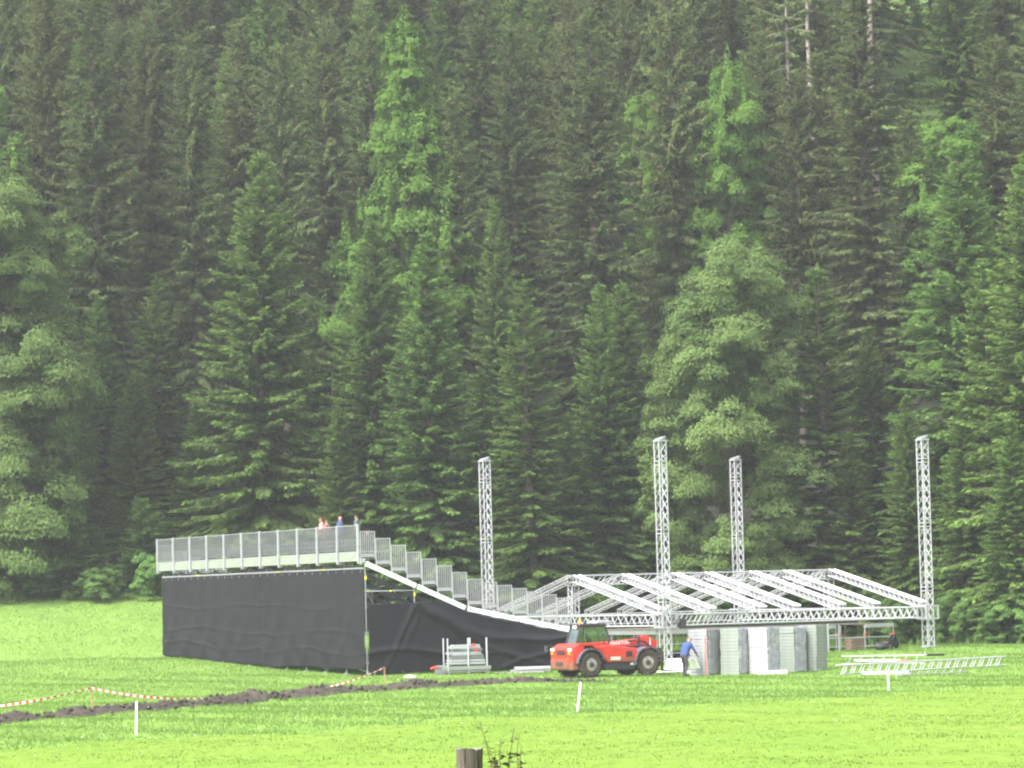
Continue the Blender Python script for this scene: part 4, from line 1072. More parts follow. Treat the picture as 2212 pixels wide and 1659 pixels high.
# lettering on the boom side (flat print)
def lettering(txt, size, loc, rot, m, parent):
    cu = bpy.data.curves.new('lettering', 'FONT'); cu.body = txt; cu.size = size; cu.extrude = 0.004; cu.align_x = 'CENTER'; cu.align_y = 'CENTER'
    o = bpy.data.objects.new('lettering_source', cu); COL.objects.link(o)
    dg = bpy.context.evaluated_depsgraph_get(); me = bpy.data.meshes.new_from_object(o.evaluated_get(dg))
    bpy.data.objects.remove(o); bpy.data.curves.remove(cu)
    me.materials.clear(); me.materials.append(m)
    q = link('lettering', me, parent); q.location = loc; q.rotation_euler = rot; return q
lettering('MANITOU', 0.23, (0.45, -0.345, 1.47), (R(90), R(-3), 0), M['tape_white'], boom)
lettering('MANITOU', 0.10, (-0.22, -1.094, 0.80), (R(90), 0, 0), M['red_paint'], ec)
# cab on the far side
cab = bpy.data.objects.new('cab', None); COL.objects.link(cab); cab.parent = tel
x0c, x1c, y0c, y1c, zb, zt = -1.45, 0.10, 0.14, 1.02, 1.30, 2.26
corners = {'rl': (-1.62, y0c), 'rr': (-1.62, y1c)}
fm = MB()
def cp(a, b, r=0.045): fm.tube(a, b, r, n=6)
for y in (y0c, y1c):
    cp((-1.62, y, zb), (-1.30, y, zt)); cp((0.32, y, zb), (-0.02, y, zt)); cp((-1.62, y, zb), (0.32, y, zb)); cp((-1.30, y, zt), (-0.02, y, zt)); cp((-1.22, y, zb), (-1.12, y, zt), 0.035)
cp((-1.62, y0c, zb), (-1.62, y1c, zb)); cp((-1.30, y0c, zt), (-1.30, y1c, zt)); cp((0.32, y0c, zb), (0.32, y1c, zb)); cp((-0.02, y0c, zt), (-0.02, y1c, zt))
fm.build('cab_frame', M['black_steel'], cab)
rf = MB().bevbox((-0.68, 0.58, zt + 0.05), (1.42, 1.02, 0.12), 0.04).build('cab_roof', M['dark_grey'], cab)
for q in range(7): MB().box((-0.25 + 0.10 * q - 0.1, 0.58, zt + 0.20), (0.03, 0.9, 0.12)).build('roof_grille_bar', M['galv'], rf)
MB().tube((-1.28, 0.25, zt + 0.1), (-1.28, 0.25, zt + 0.17), 0.05, n=8).tube((-1.28, 0.25, zt + 0.17), (-1.28, 0.25, zt + 0.31), 0.065, 0.05, n=10).build('beacon', M['orange'], rf)
MB().bevbox((-1.42, 0.45, zt - 0.02), (0.14, 0.22, 0.14), 0.03).build('work_light', M['tape_white'], rf)
def quad(name, pts, th=0.012):
    a, b, c, d = [Vector(p) for p in pts]; n = (b - a).cross(d - a).normalized() * th
    MB().add([a, b, c, d, a + n, b + n, c + n, d + n], [(0, 1, 2, 3), (7, 6, 5, 4), (0, 4, 5, 1), (1, 5, 6, 2), (2, 6, 7, 3), (3, 7, 4, 0)]).build(name, M['glass'], cab)
for y in (y0c, y1c): quad('side_window', ((-1.58, y, zb + 0.04), (0.28, y, zb + 0.04), (-0.05, y, zt - 0.04), (-1.28, y, zt - 0.04)))
quad('rear_window', ((-1.61, y0c + 0.04, zb + 0.04), (-1.61, y1c - 0.04, zb + 0.04), (-1.31, y1c - 0.04, zt - 0.04), (-1.31, y0c + 0.04, zt - 0.04)))
quad('windscreen', ((0.31, y0c + 0.04, zb + 0.04), (0.31, y1c - 0.04, zb + 0.04), (-0.01, y1c - 0.04, zt - 0.04), (-0.01, y0c + 0.04, zt - 0.04)))
MB().box((-0.66, 0.58, 1.0), (1.9, 0.90, 0.56)).build('cab_tub', M['red_paint'], cab)
MB().bevbox((-0.85, 0.58, 1.42), (0.45, 0.48, 0.14), 0.04).bevbox((-1.05, 0.58, 1.75), (0.12, 0.46, 0.62), 0.05).build('driver_seat', M['black_steel'], cab)
MB().tube((-0.05, 0.58, 1.28), (-0.22, 0.58, 1.62), 0.03, n=6).tube((-0.20, 0.42, 1.60), (-0.20, 0.74, 1.64), 0.02, n=6).build('steering_column', M['black_steel'], cab)
MB().tube((0.30, y0c, 1.40), (0.42, -0.15, 1.55), 0.015, n=5).bevbox((-0.35, -0.75, 1.60), (0.08, 0.16, 0.26), 0.03).tube((-0.3, -0.75, 1.36), (-0.35, -0.75, 1.55), 0.018, n=5).build('mirror', M['black_steel'], tel)
MB().tube((-2.30, 0.9, 1.42), (-2.62, 1.0, 1.42), 0.015, n=5).box((-2.64, 1.0, 1.30), (0.03, 0.25, 0.30)).build('rear_mirror', M['black_steel'], tel)

# ================================================================== people
def person(label, loc, rz, top, trousers, hair, pose=None, scale=1.0, bald=False, shoes=(0.04, 0.035, 0.03), hairlen=0.0, name='person', skin=None):
    J = dict(pel=(0, 0, .96), che=(0.0, 0, 1.30), nek=(0.0, 0, 1.50), hed=(.025, 0, 1.635),
             hpL=(0, .09, .93), hpR=(0, -.09, .93), knL=(.02, .10, .50), knR=(.02, -.10, .50), anL=(-.02, .10, .09), anR=(-.02, -.10, .09),
             shL=(0, .19, 1.43), shR=(0, -.19, 1.43), elL=(-.02, .25, 1.15), elR=(-.02, -.25, 1.15), wrL=(.08, .25, .90), wrR=(.08, -.25, .90), fdL=(.18, 0, 0), fdR=(.18, 0, 0))
    J.update(pose or {}); J = {k: Vector(v) for k, v in J.items()}
    segs = []
    def cap(a, b, ra, rb, reg): segs.append((Vector(a), Vector(b), ra, rb, reg))
    lat = (J['shL'] - J['shR']).normalized()
    for q in (-0.075, 0.075):
        cap(J['pel'] + lat * q, J['che'] + lat * q * 1.25, .125, .135, 1)
    cap(J['pel'] + Vector((0, 0, -.04)) + lat * .06, J['pel'] + Vector((0, 0, -.04)) - lat * .06, .135, .135, 2)
    cap(J['shL'] * 0.85 + J['shR'] * 0.15, J['shR'] * 0.85 + J['shL'] * 0.15, .10, .10, 1)
    cap(J['che'], J['nek'], .13, .07, 1)
    cap(J['nek'], J['nek'] * 0.45 + J['hed'] * 0.55, .058, .055, 0)
    hd = (J['hed'] - J['nek']).normalized()
    cap(J['hed'] - hd * .035, J['hed'] + hd * .035, .078, .092, 0)
    for s in 'LR':
        cap(J['hp' + s], J['kn' + s], .095, .066, 2); cap(J['kn' + s], J['an' + s], .066, .046, 2)
        f = J['an' + s] + J['fd' + s]; f.z = J['an' + s].z - .045
        cap(J['an' + s] + Vector((0, 0, -.035)), f, .048, .040, 3)
        cap(J['sh' + s], J['el' + s], .068, .050, 1); cap(J['el' + s], J['wr' + s], .050, .036, 1)
        wd = (J['wr' + s] - J['el' + s]).normalized(); cap(J['wr' + s], J['wr' + s] + wd * .085, .032, .036, 0)
    mb = MB()
    for a, b, ra, rb, reg in segs:
        if (b - a).length > 1e-4: mb.tube(a, b, ra, rb, n=12)
        mb.ball(a, ra, 12); mb.ball(b, rb, 12)
    o = link('body_source', mb.mesh('body', M['skin']))
    r1 = o.modifiers.new('r', 'REMESH'); r1.mode = 'VOXEL'; r1.voxel_size = 0.02
    r2 = o.modifiers.new('s', 'SMOOTH'); r2.factor = 0.6; r2.iterations = 4
    dg = bpy.context.evaluated_depsgraph_get(); me = bpy.data.meshes.new_from_object(o.evaluated_get(dg))
    bpy.data.objects.remove(o)
    # face and fingers appended to the same mesh
    ex = MB(); fwd = Vector((1, 0, 0)); fwd = (fwd - hd * fwd.dot(hd)).normalized()
    if pose and 'look' in pose: fwd = Vector(pose['look']); fwd = (fwd - hd * fwd.dot(hd)).normalized()
    sdv = hd.cross(fwd); hc = J['hed']
    ex.tube(hc + fwd * .085 + hd * .01, hc + fwd * .115 - hd * .022, .010, .016, n=6, mi=0)
    for q in (-1, 1):
        ex.ball(hc + fwd * .082 + sdv * (.033 * q) + hd * .012, .011, 6, mi=4)
        ex.ball(hc + sdv * (.092 * q) - hd * .005, .026, 6, sc=(.7, .5, 1.1), mi=0)
    ex.box(hc + fwd * .084 - hd * .050, (.012, .045, .010), mi=5)
    for s in 'LR':
        wd = (J['wr' + s] - J['el' + s]).normalized(); pal = J['wr' + s] + wd * .10
        ac = wd.cross(Vector((0, 0, 1))) if abs(wd.z) < .9 else wd.cross(Vector((1, 0, 0)))
        ac.normalize(); cu = ac.cross(wd)
        for i, ln in enumerate((.060, .072, .076, .066)):
            b = pal + ac * (-.024 + .018 * i) * (1 if s == 'L' else -1); m1 = b + wd * ln * .55 + cu * .008; e = m1 + wd * ln * .4 + cu * .028
            ex.tube(b, m1, .0095, .0088, n=5); ex.tube(m1, e, .0088, .007, n=5)
        b = J['wr' + s] + wd * .045 + ac * (-.032) * (1 if s == 'L' else -1); e = b + wd * .04 + ac * (-.028) * (1 if s == 'L' else -1) + cu * .015
        ex.tube(b, e, .011, .009, n=5); ex.tube(e, e + wd * .028 + cu * .012, .009, .007, n=5)
    nV = len(me.vertices); vs = [tuple(v.co) for v in me.vertices] + ex.v
    fs = [tuple(p.vertices) for p in me.polygons]; cen = [p.center.copy() for p in me.polygons]
    mi = []
    for c in cen:
        best, br = 9e9, 0
        for a, b, ra, rb, reg in segs:
            ab = b - a; l2 = ab.length_squared; t = 0 if l2 < 1e-8 else max(0, min(1, (c - a).dot(ab) / l2))
            dd = (c - a - ab * t).length - (ra + (rb - ra) * t)
            if dd < best: best, br = dd, reg
        mi.append(br)
    fs += [tuple(i + nV for i in f) for f in ex.f]; mi += ex.mi
    m2 = bpy.data.meshes.new('body'); m2.from_pydata(vs, [], fs)
    key = label[:18]
    ms = [skin or M['skin'], mat('top_' + key, top, 0.85, noise=0.25, nscale=9), mat('trousers_' + key, trousers, 0.9, noise=0.25, nscale=9), mat('shoes_' + key, shoes, 0.7), mat('eyes_' + key, (0.03, 0.02, 0.02), 0.4), mat('lips_' + key, (0.45, 0.16, 0.14), 0.6)]
    for m in ms: m2.materials.append(m)
    m2.polygons.foreach_set('material_index', mi); m2.polygons.foreach_set('use_smooth', [True] * len(fs)); m2.update()
    t = thing(name, label, 'person', loc, rz); t.scale = (scale,) * 3
    link('body', m2, t)
    if hair is not None:
        hb = MB(); n = 12; vs = []; rows = 6
        for j in range(rows + 1):
            for i in range(n):
                az = 2 * math.pi * i / n; front = (1 + math.cos(az)) / 2
                ph = (R(100 + hairlen) * (1 - front) + R(48) * front) * j / rows
                if bald: ph = R(62) * (1 - front) + (R(95) - R(62) * (1 - front)) * j / rows if False else ph
                rr = .104 + .004 * math.sin(5 * az + 3 * j)
                vs.append(hc + hd * .028 + (fwd * math.cos(az) + sdv * math.sin(az)) * (rr * math.sin(ph)) + hd * (rr * 1.02 * math.cos(ph)))
        fs = [(j * n + i, j * n + (i + 1) % n, (j + 1) * n + (i + 1) % n, (j + 1) * n + i) for j in range(rows) for i in range(n)]
        h = hb.add(vs, fs).build('hair', mat('hair_' + key, hair, 0.8, noise=0.3, nscale=25), t, smooth=True)
        h.modifiers.new('t', 'SOLIDIFY').thickness = 0.012
    return t

# on the stand: feet on the walkway or the top rows
def on_stand(x, y): return st_world(x, y, tread_z(max(0, int((x + 0.2) / RUN))) if x > 0.6 else DECK - 0.004)
person('person in pink top with reddish hair on the stand walkway, leftmost', on_stand(0.25, 6.06), R(200), (0.42, 0.23, 0.20), (0.10, 0.10, 0.14), (0.22, 0.08, 0.04), dict(wrL=(.22, .12, 1.15), elL=(.06, .25, 1.18)), hairlen=20)
person('shorter person in pink close behind the pink top person on the stand', on_stand(0.40, 5.70), R(150), (0.30, 0.16, 0.14), (0.16, 0.14, 0.12), (0.16, 0.07, 0.04), scale=0.95, hairlen=25)
person('bald man in blue jacket holding white paper on the stand', on_stand(0.20, 3.5), R(35), (0.045, 0.065, 0.14), (0.06, 0.07, 0.10), None, dict(wrL=(.25, .16, 1.12), elL=(.04, .26, 1.14), wrR=(.2, -.14, 1.05)))
person('dark-haired man in grey-green jacket behind the corner of the mesh screen', on_stand(0.25, 1.37), R(160), (0.11, 0.14, 0.135), (0.08, 0.08, 0.09), (0.04, 0.032, 0.03))
person('man with dark hair and dark top behind the topmost side railing', on_stand(0.72, 1.22), R(120), (0.05, 0.04, 0.045), (0.06, 0.06, 0.07), (0.09, 0.05, 0.04), scale=0.97)
pp = st_world(-0.12, 3.75, DECK + 1.06)
pap = MB().box((0, 0, 0), (0.22, 0.30, 0.006), Matrix.Rotation(R(55), 3, 'Y')).build('paper_sheet', M['tape_white']); pap.location = pp
tag(pap, 'white sheet of paper held by the bald man in blue', 'paper')

# bending man by the stacks
mp = G(1482, 1462); MAN = mp
person('man in blue jacket bending over white panels beside the stacks', (mp.x, mp.y, mp.z), R(42), (0.040, 0.068, 0.20), (0.06, 0.056, 0.068), (0.20, 0.15, 0.13),
       dict(pel=(-.07, 0, .94), che=(.07, 0, 1.26), nek=(.18, 0, 1.44), hed=(.26, 0, 1.54), hpL=(-.10, .10, .90), hpR=(-.10, -.10, .90), knL=(.04, .14, .50), knR=(-.04, -.12, .48), anL=(.02, .16, .09), anR=(-.16, -.14, .09),
            shL=(.13, .21, 1.37), shR=(.13, -.21, 1.37), elL=(.26, .30, 1.10), elR=(.26, -.29, 1.10), wrL=(.46, .25, .94), wrR=(.46, -.23, .92), look=(.8, 0, -.6)), scale=1.06)
# seated man in black under the right end of the stage
sp_ = G(1936, 1404)
person('person in black crouching by the right end of the stage', (sp_.x, sp_.y, sp_.z), R(195), (0.010, 0.010, 0.011), (0.011, 0.011, 0.012), (0.03, 0.025, 0.02),
       dict(pel=(0, 0, .26), che=(.10, 0, .60), nek=(.20, 0, .78), hed=(.27, 0, .88), hpL=(0, .10, .24), hpR=(0, -.10, .24), knL=(.36, .16, .44), knR=(.38, -.16, .42), anL=(.28, .17, .08), anR=(.44, -.18, .08),
            shL=(.14, .20, .73), shR=(.14, -.20, .73), elL=(.30, .26, .52), elR=(.30, -.26, .52), wrL=(.48, .18, .44), wrR=(.48, -.18, .44)), scale=1.0)
bg = G(1905, 1405)
bag = thing('duffel_bag', 'black duffel bag in front of the crouching person in black', 'bag', bg, R(20))
MB().bevbox((0, 0, 0.20), (0.85, 0.42, 0.40), 0.12).build('bag_body', M['black_steel'], bag, smooth=True)
hh = MB()
for q in range(6):
    a0, a1 = math.pi * q / 6, math.pi * (q + 1) / 6
    hh.tube((-0.2 * math.cos(a0), -0.1, 0.38 + 0.14 * math.sin(a0)), (-0.2 * math.cos(a1), -0.1, 0.38 + 0.14 * math.sin(a1)), 0.015, n=5)
hh.build('bag_handle', M['dark_grey'], bag)

# ================================================================== stacks of deck panels
PA, PB_, PT = 1.04, 0.86, 0.150
PSI = R(-41)
M['panel_white'] = mat('white_panel_edge', (0.36, 0.36, 0.36), 0.6, base2=(0.30, 0.31, 0.30), nscale=3)
M['panel_green'] = mat('pale_green_grey_panel_edge', (0.215, 0.24, 0.21), 0.6, base2=(0.18, 0.205, 0.18), nscale=3)
M['panel_grey'] = mat('pale_grey_panel_edge', (0.26, 0.26, 0.275), 0.6, base2=(0.20, 0.205, 0.22), nscale=3)
M['panel_core'] = mat('panel_core', (0.19, 0.185, 0.195), 0.8, noise=0.3, nscale=5)
M['film'] = mat('grey_wrinkled_film', (0.36, 0.35, 0.39), 0.45, base2=(0.24, 0.235, 0.27), nscale=4, bump=0.6, bscale=8)
def panel_mesh(m):
    # rim frame with a recessed core so that each joint shows
    b = MB(); w = PT - 0.020
    b.box((0, 0, PT / 2), (PA, PB_, w)); b.box((0, 0, PT / 2), (PA - 0.05, PB_ - 0.05, PT), mi=1)
    return b.mesh('deck_panel', [m, M['panel_core']])
pm = {k: panel_mesh(M[k]) for k in ('panel_white', 'panel_green', 'panel_grey')}
stacks = [(1530, 1460, 'panel_grey', 'beside the man in blue'), (1597, 1458, 'panel_green', 'second from the man in blue'), (1659, 1456, 'panel_white', 'at the middle of the row'),
          (1718, 1453, 'panel_green', 'fourth from the man in blue'), (1764, 1450, 'panel_green', 'farthest from the man in blue')]
rs = random.Random(4)
STK = []
for px, py, mk, wd in stacks:
    c = G(px, py)
    ctr = c + Matrix.Rotation(PSI, 3, 'Z') @ Vector((-PA / 2, PB_ / 2, 0)); zg = Hf(ctr.x, ctr.y)
    STK.append((ctr, zg))
    lean = rs.uniform(-0.003, 0.003)
    for k in range(14):
        o = link('deck_panel', pm[mk])
        o.location = (ctr.x + rs.gauss(0, 0.008) + lean * k, ctr.y + rs.gauss(0, 0.008), zg - 0.01 + k * PT); o.rotation_euler = (0, 0, PSI + rs.gauss(0, 0.008))
        tag(o, '%s deck panel from the bottom in the tall stack %s' % (ORD[k], wd), 'panel', 'panels in the stack ' + wd)
    # wrinkled grey wrapping film on the right-hand side face
    n1, n2 = 10, 26; V = []
    for j in range(n2 + 1):
        for i in range(n1 + 1):
            yy = -PB_ / 2 + 0.03 + (PB_ - 0.02) * i / n1
            V.append((PA / 2 + 0.045 + rs.gauss(0, 0.012), yy, 0.02 + (14 * PT - 0.02) * j / n2))
    F = [(j * (n1 + 1) + i, j * (n1 + 1) + i + 1, (j + 1) * (n1 + 1) + i + 1, (j + 1) * (n1 + 1) + i) for j in range(n2) for i in range(n1)]
    if px < 1760:
        f = MB().add(V, F).build('wrapping_film', M['film'] if px > 1540 else M['panel_grey'], smooth=True)
        f.modifiers.new('t', 'SOLIDIFY').thickness = 0.008
        f.location = (ctr.x, ctr.y, zg); f.rotation_euler = (0, 0, PSI)
        tag(f, 'wrinkled film on the side of the stack %s' % wd, 'film', 'wrapping films on the panel stacks')
def strap(ctr, zg, lx, label, m):
    b = MB(); x = lx
    b.box((x, -PB_ / 2 - 0.012, 7 * PT), (0.035, 0.012, 14 * PT + 0.03)); b.box((x, 0, 14 * PT + 0.012), (0.035, PB_ + 0.04, 0.012)); b.box((x, PB_ / 2 + 0.012, 7 * PT), (0.035, 0.012, 14 * PT + 0.03))
    o = b.build('lashing_strap', m); o.location = (ctr.x, ctr.y, zg); o.rotation_euler = (0, 0, PSI); tag(o, label, 'strap')
strap(STK[0][0], STK[0][1], 0.42, 'red lashing strap round the panel stack beside the man in blue', M['tape_red'])
M['green_strap'] = mat('faded_green_strap', (0.30, 0.48, 0.34), 0.7)
strap(STK[0][0], STK[0][1], 0.28, 'faded green lashing strap beside the red strap on the first stack', M['green_strap'])

# ------------------------------------------------------------------ loose white panels
def slab(label, px, py, dims, rz, lift=0.0, tilt=(0, 0), m='white_paint', name='loose_deck_plate', group=None, ribs=True, depth=None):
    p = G(px, py)
    if depth: p = P(px, py, depth); p.z = Hf(p.x, p.y)
    t = thing(name, label, 'panel', (p.x, p.y, p.z + lift + 0.015), rz, group)
    t.rotation_euler = (tilt[0], tilt[1], rz)
    MB().bevbox((0, 0, dims[2] / 2), dims, min(0.015, dims[2] * 0.3)).build('board', M[m], t)
    if ribs:
        for q in (-1, 1): MB().box((0, q * dims[1] * 0.36, -0.012), (dims[0] * 0.96, 0.06, 0.024)).build('batten', M['galv_dull'], t)
    return t
slab('white flat panel lying by the telehandler front wheel', 1450, 1453, (1.2, 0.8, 0.10), R(8))
slab('grey-white panel under the pile left of the man in blue', 1462, 1448, (1.1, 0.8, 0.14), R(-12), lift=0.0)
slab('top panel of the small pile left of the man in blue', 1462, 1447, (1.0, 0.75, 0.16), R(-8), lift=0.18)
slab('upper white panel crossing the small pile left of the man in blue', 1464, 1446, (0.85, 0.7, 0.13), R(-16), lift=0.37)
slab('white panel slanting on the grass right behind the man in blue', 1512, 1456, (1.1, 0.7, 0.08), R(30), lift=0.03, tilt=(R(6), 0))
hp = Vector((MAN.x, MAN.y, MAN.z)) + Matrix.Rotation(R(42), 3, 'Z') @ Vector((0.60, 0, 0.0))
hb = thing('carried_deck_plate', 'tilted white panel held in the hands of the man in blue', 'panel', (hp.x, hp.y, hp.z + 0.42), R(42))
hb.rotation_euler = (0, R(-30), R(42))
MB().bevbox((0.02, 0, 0.16), (0.035, 0.50, 0.50), 0.012).build('board', M['white_paint'], hb)
slab('small white plank bundle on the grass before the middle stack', 1668, 1457, (1.35, 0.35, 0.16), R(4), m='white_paint', name='plank_bundle')
for i, (px, py, L_, lift, rz, lb) in enumerate(((1146, 1449, 1.9, 0.0, 6, 'lowest pale metal plank between pallet rack and red machine'), (1150, 1446, 1.7, 0.16, 9, 'upper pale metal plank between pallet rack and red machine'), (1120, 1452, 2.4, 0.0, 3, 'long thin pale plank on the soil in front of the black tarp'))):
    slab(lb, px, py, (L_, 0.45, 0.14 if i < 2 else 0.07), R(rz), lift=lift, m='alu', name='metal_plank', group='metal planks by the tarp', depth=178.0 - 0.6 * i)
bgp = P(884, 1449, 174.5); bgp.z = Hf(bgp.x, bgp.y)
sack = MB().ball((0, 0, 0.07), 0.26, 14, sc=(1, .6, .34)).ball((0.2, 0.02, 0.06), 0.12, 10, sc=(1, .8, .5)).build('plastic_bag', M['tape_white'], smooth=True)
sack.location = bgp; tag(sack, 'crumpled white plastic bag on the grass before the tarp', 'bag')

# ------------------------------------------------------------------ pallet rack with scaffold parts
rk = P(1006, 1454, 176.6); rk.z = Hf(rk.x, rk.y)
rack = thing('pallet_rack', 'steel post pallet loaded with scaffold parts in front of the tarp', 'rack', rk, R(14))
for x, y in ((-0.95, -0.45), (0.05, -0.45), (0.95, -0.45), (0.35, 0.45), (-0.95, 0.45)):
    if (x, y) in ((0.05, -0.45), (0.95, -0.45)): rod(rack, 'upright', (x, y, 0), (x, y, 1.72), 0.042, M['galv'])
    else: rod(rack, 'upright', (x, y, 0.0), (x, y, 1.72), 0.035, M['galv'])
MB().box((0, 0, 0.14), (2.2, 1.0, 0.08)).box((-0.9, 0, 0.05), (0.12, 1.0, 0.1)).box((0.9, 0, 0.05), (0.12, 1.0, 0.1)).build('pallet_base', M['galv_dull'], rack)
lay = [(0.30, 2.35, 0.95, 0.22, 'fascia'), (0.52, 1.75, 0.85, 0.10, 'galv'), (0.66, 1.70, 0.8, 0.10, 'galv'), (0.82, 1.60, 0.75, 0.12, 'galv_dull'), (1.00, 1.55, 0.7, 0.14, 'galv'), (1.17, 1.45, 0.7, 0.10, 'galv_dull'), (1.30, 1.40, 0.65, 0.12, 'galv')]
for i, (z, lx, ly, lz, mk) in enumerate(lay):
    s = thing('scaffold_frame', '%s layer of scaffold parts up from the pallet in the steel rack' % ORD[i], 'frames', Vector((rk.x, rk.y, rk.z + z)), R(14) + rs.gauss(0, 0.03), 'scaffold parts loaded in the rack')
    dx = rs.uniform(-0.1, 0.1)
    for q in (-1, 1): bar(s, 'side_rail', (dx - lx / 2, q * ly / 2, 0), (dx + lx / 2, q * ly / 2, 0), 0.05, lz * 0.8, M[mk])
    for q in range(5): bar(s, 'rung', (dx - lx * 0.45 + lx * 0.9 * q / 4, -ly / 2 + 0.03, 0), (dx - lx * 0.45 + lx * 0.9 * q / 4, ly / 2 - 0.03, 0), 0.06, lz * 0.6, M[mk])
for z, lx, mk in ((0.24, 2.05, 'fascia'), (0.44, 1.68, 'galv_dull'), (0.60, 1.62, 'galv'), (0.74, 1.6, 'fascia'), (0.92, 1.5, 'galv'), (1.09, 1.4, 'galv_dull'), (1.24, 1.36, 'galv'), (1.37, 1.3, 'galv')):
    MB().box((rs.uniform(-.06, .06), 0, z), (lx, 0.72, 0.055), Matrix.Rotation(rs.gauss(0, 0.03), 3, 'Z')).build('plank', M[mk], rack)
for x, z in ((0.32, 1.38), (0.42, 1.12)):
    o = MB().tube((0, -0.05, 0), (0, 0.05, 0), 0.07, n=8).build('red_coupler', M['red_plastic'], rack); o.location = (x, -0.48, z)
rb_ = P(958, 1450, 176.4); rb_.z = Hf(rb_.x, rb_.y)
br = thing('bracket_bundle', 'small bundle of galvanised brackets left of the pallet rack', 'brackets', rb_, R(10))
for q in range(5): MB().tube((-0.25 + 0.11 * q, -0.2, 0.35), (-0.25 + 0.11 * q, 0.2, 0.42), 0.05, n=7).build('bracket_tube', M['galv_dull'], br)
MB().box((0, 0, 0.15), (0.75, 0.5, 0.28)).build('box_tray', M['galv_dull'], br)
MB().tube((-0.62, -0.1, 0.30), (-0.35, -0.1, 0.38), 0.06, n=7).build('red_cap', M['red_plastic'], br)

# ------------------------------------------------------------------ ladder trusses on the grass
def ladder(label, a, b, zt, n, pair=True, rail=0.026, tail=None):
    A, B = G(*a, lift=zt), G(*b, lift=zt)
    t = thing('ladder_truss', label, 'truss', A, 0.0, 'flat ladder trusses lying on the grass')
    d = B - A; d.z = Hf(B.x, B.y) - Hf(A.x, A.y); zg = 0.02
    def pt(s, z, o=0.0):
        v = d * s; side = Vector((-d.y, d.x, 0)).normalized(); return Vector((v.x, v.y, v.z + z)) + side * o
    rod(t, 'top_chord', pt(0, zt), pt(1, zt), rail, M['alu']); rod(t, 'bottom_chord', pt(0, zg + 0.03), pt(1, zg + 0.03), rail, M['alu'])
    sl = 0.24 / d.length
    for k in range(n):
        s = (k + 0.9) / (n + 0.4)
        rod(t, 'rung', pt(s - sl, 0.05), pt(s, zt), 0.026, M['alu'], 6)
        if pair: rod(t, 'rung', pt(s - sl + 0.10 / d.length, 0.05, 0.28), pt(s + 0.10 / d.length, zt, 0.28), 0.022, M['alu'], 6)
    if pair:
        rod(t, 'rear_chord', pt(0, zt, 0.28), pt(1, zt, 0.28), rail * 0.8, M['alu'])
        for k in range(n + 1): rod(t, 'spacer', pt(k / n, zt, 0.0), pt(k / n, zt, 0.28), 0.02, M['alu'], 6)
    return t
ladder('short ladder truss on the grass nearest the stage, dark section at its end', (1818, 1418), (1996, 1415), 0.42, 7, pair=False)
ladder('longest ladder truss with paired rungs lying right of the panel stacks', (1814, 1437), (2172, 1418), 0.44, 19)
ladder('third ladder truss, lying in the grass behind the small white stake', (1935, 1450), (2088, 1440), 0.26, 8, pair=False)
def beam(label, a, b, r, m, lift):
    A, B = G(*a, lift=lift), G(*b, lift=lift); d = B - A
    t = thing('metal_tube', label, 'tube', A, 0.0)
    rod(t, 'tube_body', (0, 0, lift), (d.x, d.y, d.z + lift), r, M[m], 10); rod(t, 'end_collar', (0, 0, lift), (d.x * 0.03, d.y * 0.03, lift), r * 1.2, M['galv'], 10)
    return t
beam('thick white tube lying just behind the small white stake', (1862, 1455), (1962, 1453), 0.07, 'white_paint', 0.16)
beam('white tube lying between the two upper ladder trusses', (1846, 1427), (1945, 1427), 0.055, 'white_paint', 0.20)
beam('short red tube end lying beside the upper ladder truss', (1938, 1428), (1962, 1427), 0.05, 'red_plastic', 0.20)
beam('dark steel section at the end of the ladder truss nearest the stage', (1998, 1415), (2038, 1414), 0.06, 'black_steel', 0.36)

# ------------------------------------------------------------------ stakes and barrier tape
def stake(name, label, base, top, w, m, group=None):
    b = G(*base); tp = P(top[0], top[1], b.y); d = tp - b
    t = thing(name, label, 'stake', b, 0.0, group)
    mb = MB(); L_ = d.length
    mb.box((0, 0, L_ / 2 - 0.1), (w, w * 0.8, L_ + 0.1)).add([(-w / 2, -w * .4, L_ - 0.05), (w / 2, -w * .4, L_ - 0.05), (w / 2, w * .4, L_ - 0.05), (-w / 2, w * .4, L_ - 0.05), (0, 0, L_ + 0.03)], [(0, 1, 4), (1, 2, 4), (2, 3, 4), (3, 0, 4)])
    o = mb.build('shaft', M[m], t); o.rotation_mode = 'QUATERNION'; o.rotation_quaternion = d.to_track_quat('Z', 'Y')
    return t, tp
stake('white_stake', 'white marker stake at the mown edge in the lower left', (294, 1588), (295, 1515), 0.075, 'white_paint', 'white marker stakes')
stake('white_stake', 'leaning white marker stake below the red machine', (1247, 1538), (1254, 1474), 0.075, 'white_paint', 'white marker stakes')
stake('white_stake', 'short white marker stake below the ladder trusses', (1919, 1495), (1918, 1453), 0.075, 'white_paint', 'white marker stakes')
_, ta = stake('wooden_stake', 'wooden stake holding barrier tape behind the soil bank at left', (200, 1531), (197, 1485), 0.085, 'wood')
_, tb = stake('wooden_stake', 'wooden stake with tape at the foot of the black tarp', (832, 1478), (830, 1441), 0.085, 'wood')
